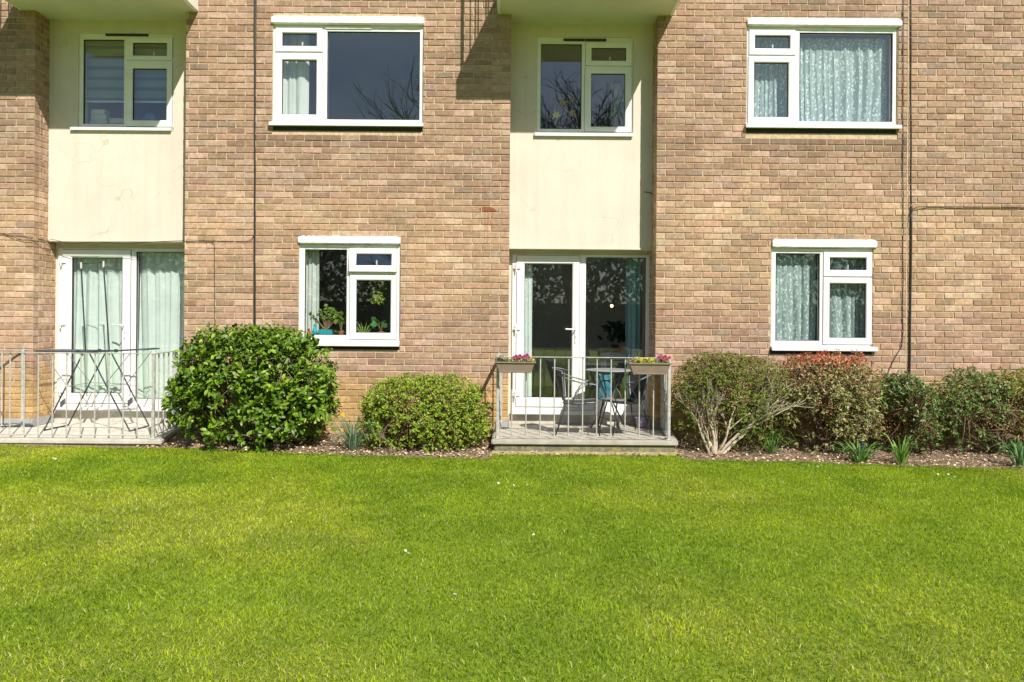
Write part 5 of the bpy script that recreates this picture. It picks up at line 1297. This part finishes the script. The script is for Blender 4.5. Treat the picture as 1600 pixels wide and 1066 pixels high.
# bare-stemmed shrub
bb = GP(1117, 714)
def vase_shrub():
    e, tips = shrub('privet_bush', 'olive green shrub with bare pale vase shaped stems right of the middle terrace', 1052, 1226, 550, 712, -.58, .42, 3600, 6, .030, .42,
      [((.15, .21, .025), 5), ((.10, .16, .018), 4), ((.23, .27, .04), 2), ((.27, .19, .06), 1)], 'leaf', SMALL, twig=(.26, .19, .12), stems=10, expo=3.0, base=(bb.x, bb.y + .05), shell=.5, seedv=12, twigs=700, hollow_bottom=1.7, trunk_r=.010, gap=.36, topcol=[((.27, .17, .07), .7, .25)])
    rs = np.random.default_rng(5)
    o = np.array([bb.x, bb.y + .02, 0.0])
    # stout pale limbs that fork and lean outwards
    def limb(p, d, L, r, k, mb):
        pts = [p]; q = p.copy(); n_ = 6
        for i in range(n_):
            d = d + rs.normal(0, .10, 3) + np.array([0, .01, .03]); d = d / np.linalg.norm(d); q = q + d * L / n_; q[1] = min(q[1], -.05); pts.append(q.copy())
        w_ = rs.uniform(.8, 1.15)
        mb.tube(pts, [r * (1 - .42 * i / n_) for i in range(n_ + 1)], 7, tuple(np.array((.47, .40, .31)) * w_))
        if k > 0:
            for c in range(3):
                dd = d + rs.normal(0, .26, 3) * np.array([1, .9, .4]); dd = dd / np.linalg.norm(dd)
                limb(pts[-1] if c == 0 else pts[rs.integers(3, 6)], dd, L * rs.uniform(.55, .75), r * .55, k - 1, mb)
    for (dx, dz, L, r) in ((-.42, 1, .40, .015), (-.30, .9, .30, .010), (-.16, 1, .46, .017), (.02, 1, .44, .019), (.16, 1, .40, .012), (.34, .95, .48, .016), (.55, .85, .50, .021), (.78, .80, .50, .017), (.95, .72, .40, .012)):
        mb = MB(); d = np.array([dx, rs.uniform(-.06, .22), dz]); limb(o + np.array([dx * .05, 0, -.02]), d / np.linalg.norm(d), L, r, 3, mb); mb.build('limb', 'bark', e, smooth=True)
    MB().tube([o - np.array([0, 0, .05]), o + np.array([0, 0, .04]), o + np.array([0, .0, .11])], [.045, .036, .03], 10, (.40, .33, .25)).build('trunk', 'bark', e, smooth=True)
vase_shrub()
shrub('photinia_bush', 'bronze green bush with red new shoots under the lower right window', 1220, 1362, 557, 712, -.60, .42, 2200, 6, .044, .38,
      [((.18, .24, .04), 4), ((.11, .16, .025), 4), ((.34, .34, .13), 3), ((.36, .24, .13), 2), ((.18, .10, .05), 1)], 'leaf_gloss', SMALL, twig=(.26, .17, .12), stems=22, expo=4.0, shell=.5, seedv=14, twigs=700, hollow_bottom=.8, trunk_r=.011, gap=.40, lumpy=.36,
      topcol=[((.50, .44, .22), .0, .16), ((.44, .17, .09), .62, .26), ((.50, .11, .06), .88, .6)])
shrub('viburnum_bush', 'dark green twiggy bush between the red tipped bush and the far right one', 1368, 1446, 590, 714, -.58, .40, 1150, 6, .040, .50,
      [((.075, .15, .03), 5), ((.12, .20, .045), 3), ((.18, .12, .05), 1), ((.25, .31, .13), 1)], 'leaf_gloss', SMALL, twig=(.28, .17, .10), stems=26, expo=3.2, shell=.5, seedv=17, twigs=900, hollow_bottom=1.0, trunk_r=.008, gap=.42, lumpy=.42)
shrub('evergreen_bush', 'broad dark green bush with yellow and orange leaves at the right edge', 1462, 1664, 580, 726, -.62, .46, 2500, 6, .040, .46,
      [((.08, .16, .025), 5), ((.13, .22, .04), 3), ((.22, .29, .08), 2), ((.16, .10, .05), 1)], 'leaf_gloss', SMALL, twig=(.25, .17, .11), stems=28, expo=3.2, shell=.5, seedv=19, twigs=1000, hollow_bottom=.9, trunk_r=.009, gap=.41, lumpy=.36,
      rightcol=((.42, .28, .04), P(1545, 600, -.6).x, .38), topcol=[((.20, .26, .08), .8, .4)])

# ------------------------------------------------------------------ spring bulbs in the bed
def clump(px, py, n_, h, spread, colr, name, label, w=.007, cat='flower clump', flowers=None, seedv=0, droop=.6):
    random.seed(seedv); c = GP(px, py); c.z = float(gz(c.x)) + .01; e = empty(name, c); tag(e, label, cat)
    for i in range(n_):
        a = random.uniform(0, 6.28); d = Vector((math.cos(a), math.sin(a) * .8, 0)); s_ = Vector((-math.sin(a), math.cos(a), 0)); hh = h * random.uniform(.55, 1.05); sp = spread * random.uniform(.3, 1.25)
        p0 = c + d * random.uniform(0, .06); pts = []; dr = droop * random.uniform(.1, 1.0)
        for k in range(6):
            t = k / 5; pts.append(p0 + d * sp * t ** 1.15 + Vector((0, 0, hh * math.sin(t * math.pi / 2 * (1 + dr)))))
        m = MB(); g_ = random.uniform(.7, 1.25); t_ = tuple(v * g_ for v in colr); vs = []
        for k, p in enumerate(pts):
            ww = w * (1 - .85 * (k / 5) ** 2.2) * .5; vs += [p - s_ * ww, p + Vector((0, 0, -ww * .5)), p + s_ * ww]
        m.add(vs, [(k * 3 + j, k * 3 + j + 1, k * 3 + j + 4, k * 3 + j + 3) for k in range(5) for j in range(2)], t_)
        m.build('leaf', 'leaf', e)
    for (fx, fy, kind) in (flowers or []):
        p = P(fx, fy, c.y); m = MB()
        if kind == 'daffodil':
            m.tube([c, c * .4 + p * .6 + Vector((0, 0, .02)), p + Vector((0, 0, .0))], .003, 5, (.16, .25, .08))
            m2 = MB()
            for k in range(6):
                a = k * math.pi / 3; d = Vector((math.cos(a), -.2, math.sin(a))); s_ = Vector((-math.sin(a), 0, math.cos(a))); m2.add([p, p + d * .018 + s_ * .009, p + d * .028, p + d * .018 - s_ * .009], [(0, 1, 2), (0, 2, 3)], (.85, .70, .05))
            m2.tube([p, p + Vector((0, -.022, 0)), p + Vector((0, -.028, 0))], [.010, .012, .016], 10, (.85, .55, .03)); m.build('stem', 'leaf', e); m2.build('bloom', 'petal', e)
        else:
            m.tube([c, p - Vector((0, 0, .05))], .004, 5, (.12, .22, .06)); m.build('stem', 'leaf', e); m2 = MB()
            for k in range(34):
                a = k * 2.4; zz = -.05 + .11 * k / 34; rr = .018 * (1 - .5 * k / 34); q = p + Vector((math.cos(a) * rr, math.sin(a) * rr, zz)); m2.lathe(q, [(.003, -.006), (.007, 0), (.003, .006)], 6, (.05, .045, .22))
            m2.build('bloom', 'petal', e)
clump(553, 709, 70, .36, .46, (.17, .27, .16), 'daffodil_clump', 'drooping grey green daffodil clump between the two round bushes', w=.010, droop=.9, seedv=2, flowers=[(508, 642, 'daffodil'), (536, 648, 'daffodil')])
clump(1206, 712, 40, .27, .30, (.15, .28, .06), 'daffodil_clump', 'green daffodil leaves in front of the gap between the bare stemmed and red tipped bushes', w=.014, seedv=3)
clump(1343, 724, 34, .20, .32, (.13, .27, .05), 'hyacinth_clump', 'leafy clump with one dark blue hyacinth spike at the foot of the red tipped bush', w=.020, seedv=5, flowers=[(1348, 700, 'hyacinth')])
clump(1408, 727, 20, .30, .17, (.22, .38, .08), 'tulip_clump', 'pale green upright leaves before the dark twiggy bush', w=.022, seedv=6, droop=.2)
clump(1594, 732, 36, .32, .30, (.13, .27, .09), 'daffodil_clump', 'green strap leaves at the far right edge of the bed', w=.014, seedv=7)

# daisies in the lawn
random.seed(31)
DAISY = [(84, 724), (87, 725), (639, 866), (634, 862), (618, 865), (779, 755), (803, 758), (824, 757), (711, 929), (834, 835), (1123, 748), (1131, 749), (1194, 742), (1220, 752), (1466, 741), (1476, 742), (1482, 741), (1492, 745), (1362, 736), (1278, 729)]
first = None
for (px, py) in DAISY:
    p = GP(px, py, .035); p.z = float(gz(p.x)) + .034
    if first is None:
        m = MB()
        for k in range(12):
            a = k * math.pi / 6; d = Vector((math.cos(a), math.sin(a), .12)); s_ = Vector((-math.sin(a), math.cos(a), 0)); m.add([p + d * .002, p + d * .010 + s_ * .0028, p + d * .0145, p + d * .010 - s_ * .0028], [(0, 1, 2), (0, 2, 3)], (.86, .86, .84))
        m.lathe(p, [(.004, 0), (.0045, .002), (.002, .004)], 8, (.75, .5, .03)); m.tube([p - Vector((0, 0, .034)), p], .0012, 4, (.12, .25, .04))
        first = m.build('daisy', 'petal', loc=p); o = first
    else:
        o = first.copy(); col.objects.link(o); o.location = p
    o.scale = (.75,) * 3
    o.rotation_euler = (random.uniform(-.2, .9), random.uniform(-.3, .3), random.uniform(0, 6)); tag(o, 'tiny white daisy open among the grass blades of the lawn', 'daisy', 'daisies scattered over the lawn')

# ------------------------------------------------------------------ behind the camera: what the panes mirror
def bare_tree(loc, h, spread, label, seedv):
    rs = np.random.default_rng(seedv); e = empty('bare_tree', loc); tag(e, label, 'tree', 'bare trees across the lawn'); tr = MB(); cr = MB()
    def grow(p, d, L, r, k):
        pts = [p.copy()]; q = p.copy(); n_ = 4
        for i in range(n_):
            d = d + rs.normal(0, .10, 3) + np.array([0, 0, .05]); d /= np.linalg.norm(d); q = q + d * L / n_; pts.append(q.copy())
        (tr if k >= 5 else cr).tube(pts, [r * (1 - .4 * i / n_) for i in range(n_ + 1)], 6 if k > 3 else 4, (.10, .08, .06), cap=False)
        if k > 0:
            nb = 3 if k > 1 else 2
            for c in range(nb + (1 if k in (4, 5) else 0)):
                dd = d + rs.normal(0, .60, 3) * np.array([spread, spread, .5]); dd /= np.linalg.norm(dd)
                grow(pts[rs.integers(2, n_ + 1)], dd, L * rs.uniform(.64, .84), r * .60, k - 1)
    grow(np.array(loc, float), np.array([0, 0, 1.0]), h * .27, .26, 6)
    tr.build('trunk', 'bark', e); cr.build('crown', 'bark', e)
bare_tree((-5.7, -22.0, -.1), 20.0, 1.0, 'bare tree across the lawn whose branches show in the top middle pane', 3)
bare_tree((3.2, -22.0, -.1), 17.0, 1.0, 'bare tree across the lawn mirrored in the middle bay window', 8)
bare_tree((-13, -30, -.1), 13.0, 1.0, 'bare tree across the lawn, leftmost of the three', 13)
def far_hedge():
    rs = np.random.default_rng(2); n_ = 30000; x = rs.uniform(-40, 40, n_); y = -33 + rs.normal(0, .8, n_); top = 4.8 + 1.8 * fbm(x, x * 0, .18); z = top * rs.random(n_) ** .8
    D = nrm(rs.normal(size=(n_, 3))); N = nrm(rs.normal(size=(n_, 3)) + np.array([0, 1, 1])); L = rs.uniform(.25, .5, n_)
    C = np.array([(.06, .09, .04)]) * rs.uniform(.6, 1.5, (n_, 1)); V, p, T = leaf_arrays(SMALL, np.stack([x, y, z], 1), D, N, L, L * .6, C)
    V2 = np.array([(-42, -34.5, 0), (42, -34.5, 0), (42, -34.5, 2.6), (-42, -34.5, 2.6), (-42, -33.6, 0), (42, -33.6, 0), (42, -33.6, 2.6), (-42, -33.6, 2.6)], float); k = len(V)
    V = np.vstack([V, V2]); T = np.vstack([T, np.tile([(.02, .03, .012)], (8, 1))]); qd = np.array([(4, 5, 6, 7), (1, 0, 3, 2), (7, 6, 2, 3)]) + k
    o = np_mesh('evergreen_hedge', 'leaf', V, p + [qd], T, kind='stuff'); tag(o, 'tall dark evergreen hedge across the lawn, mirrored in the lower panes', 'hedge')
far_hedge()
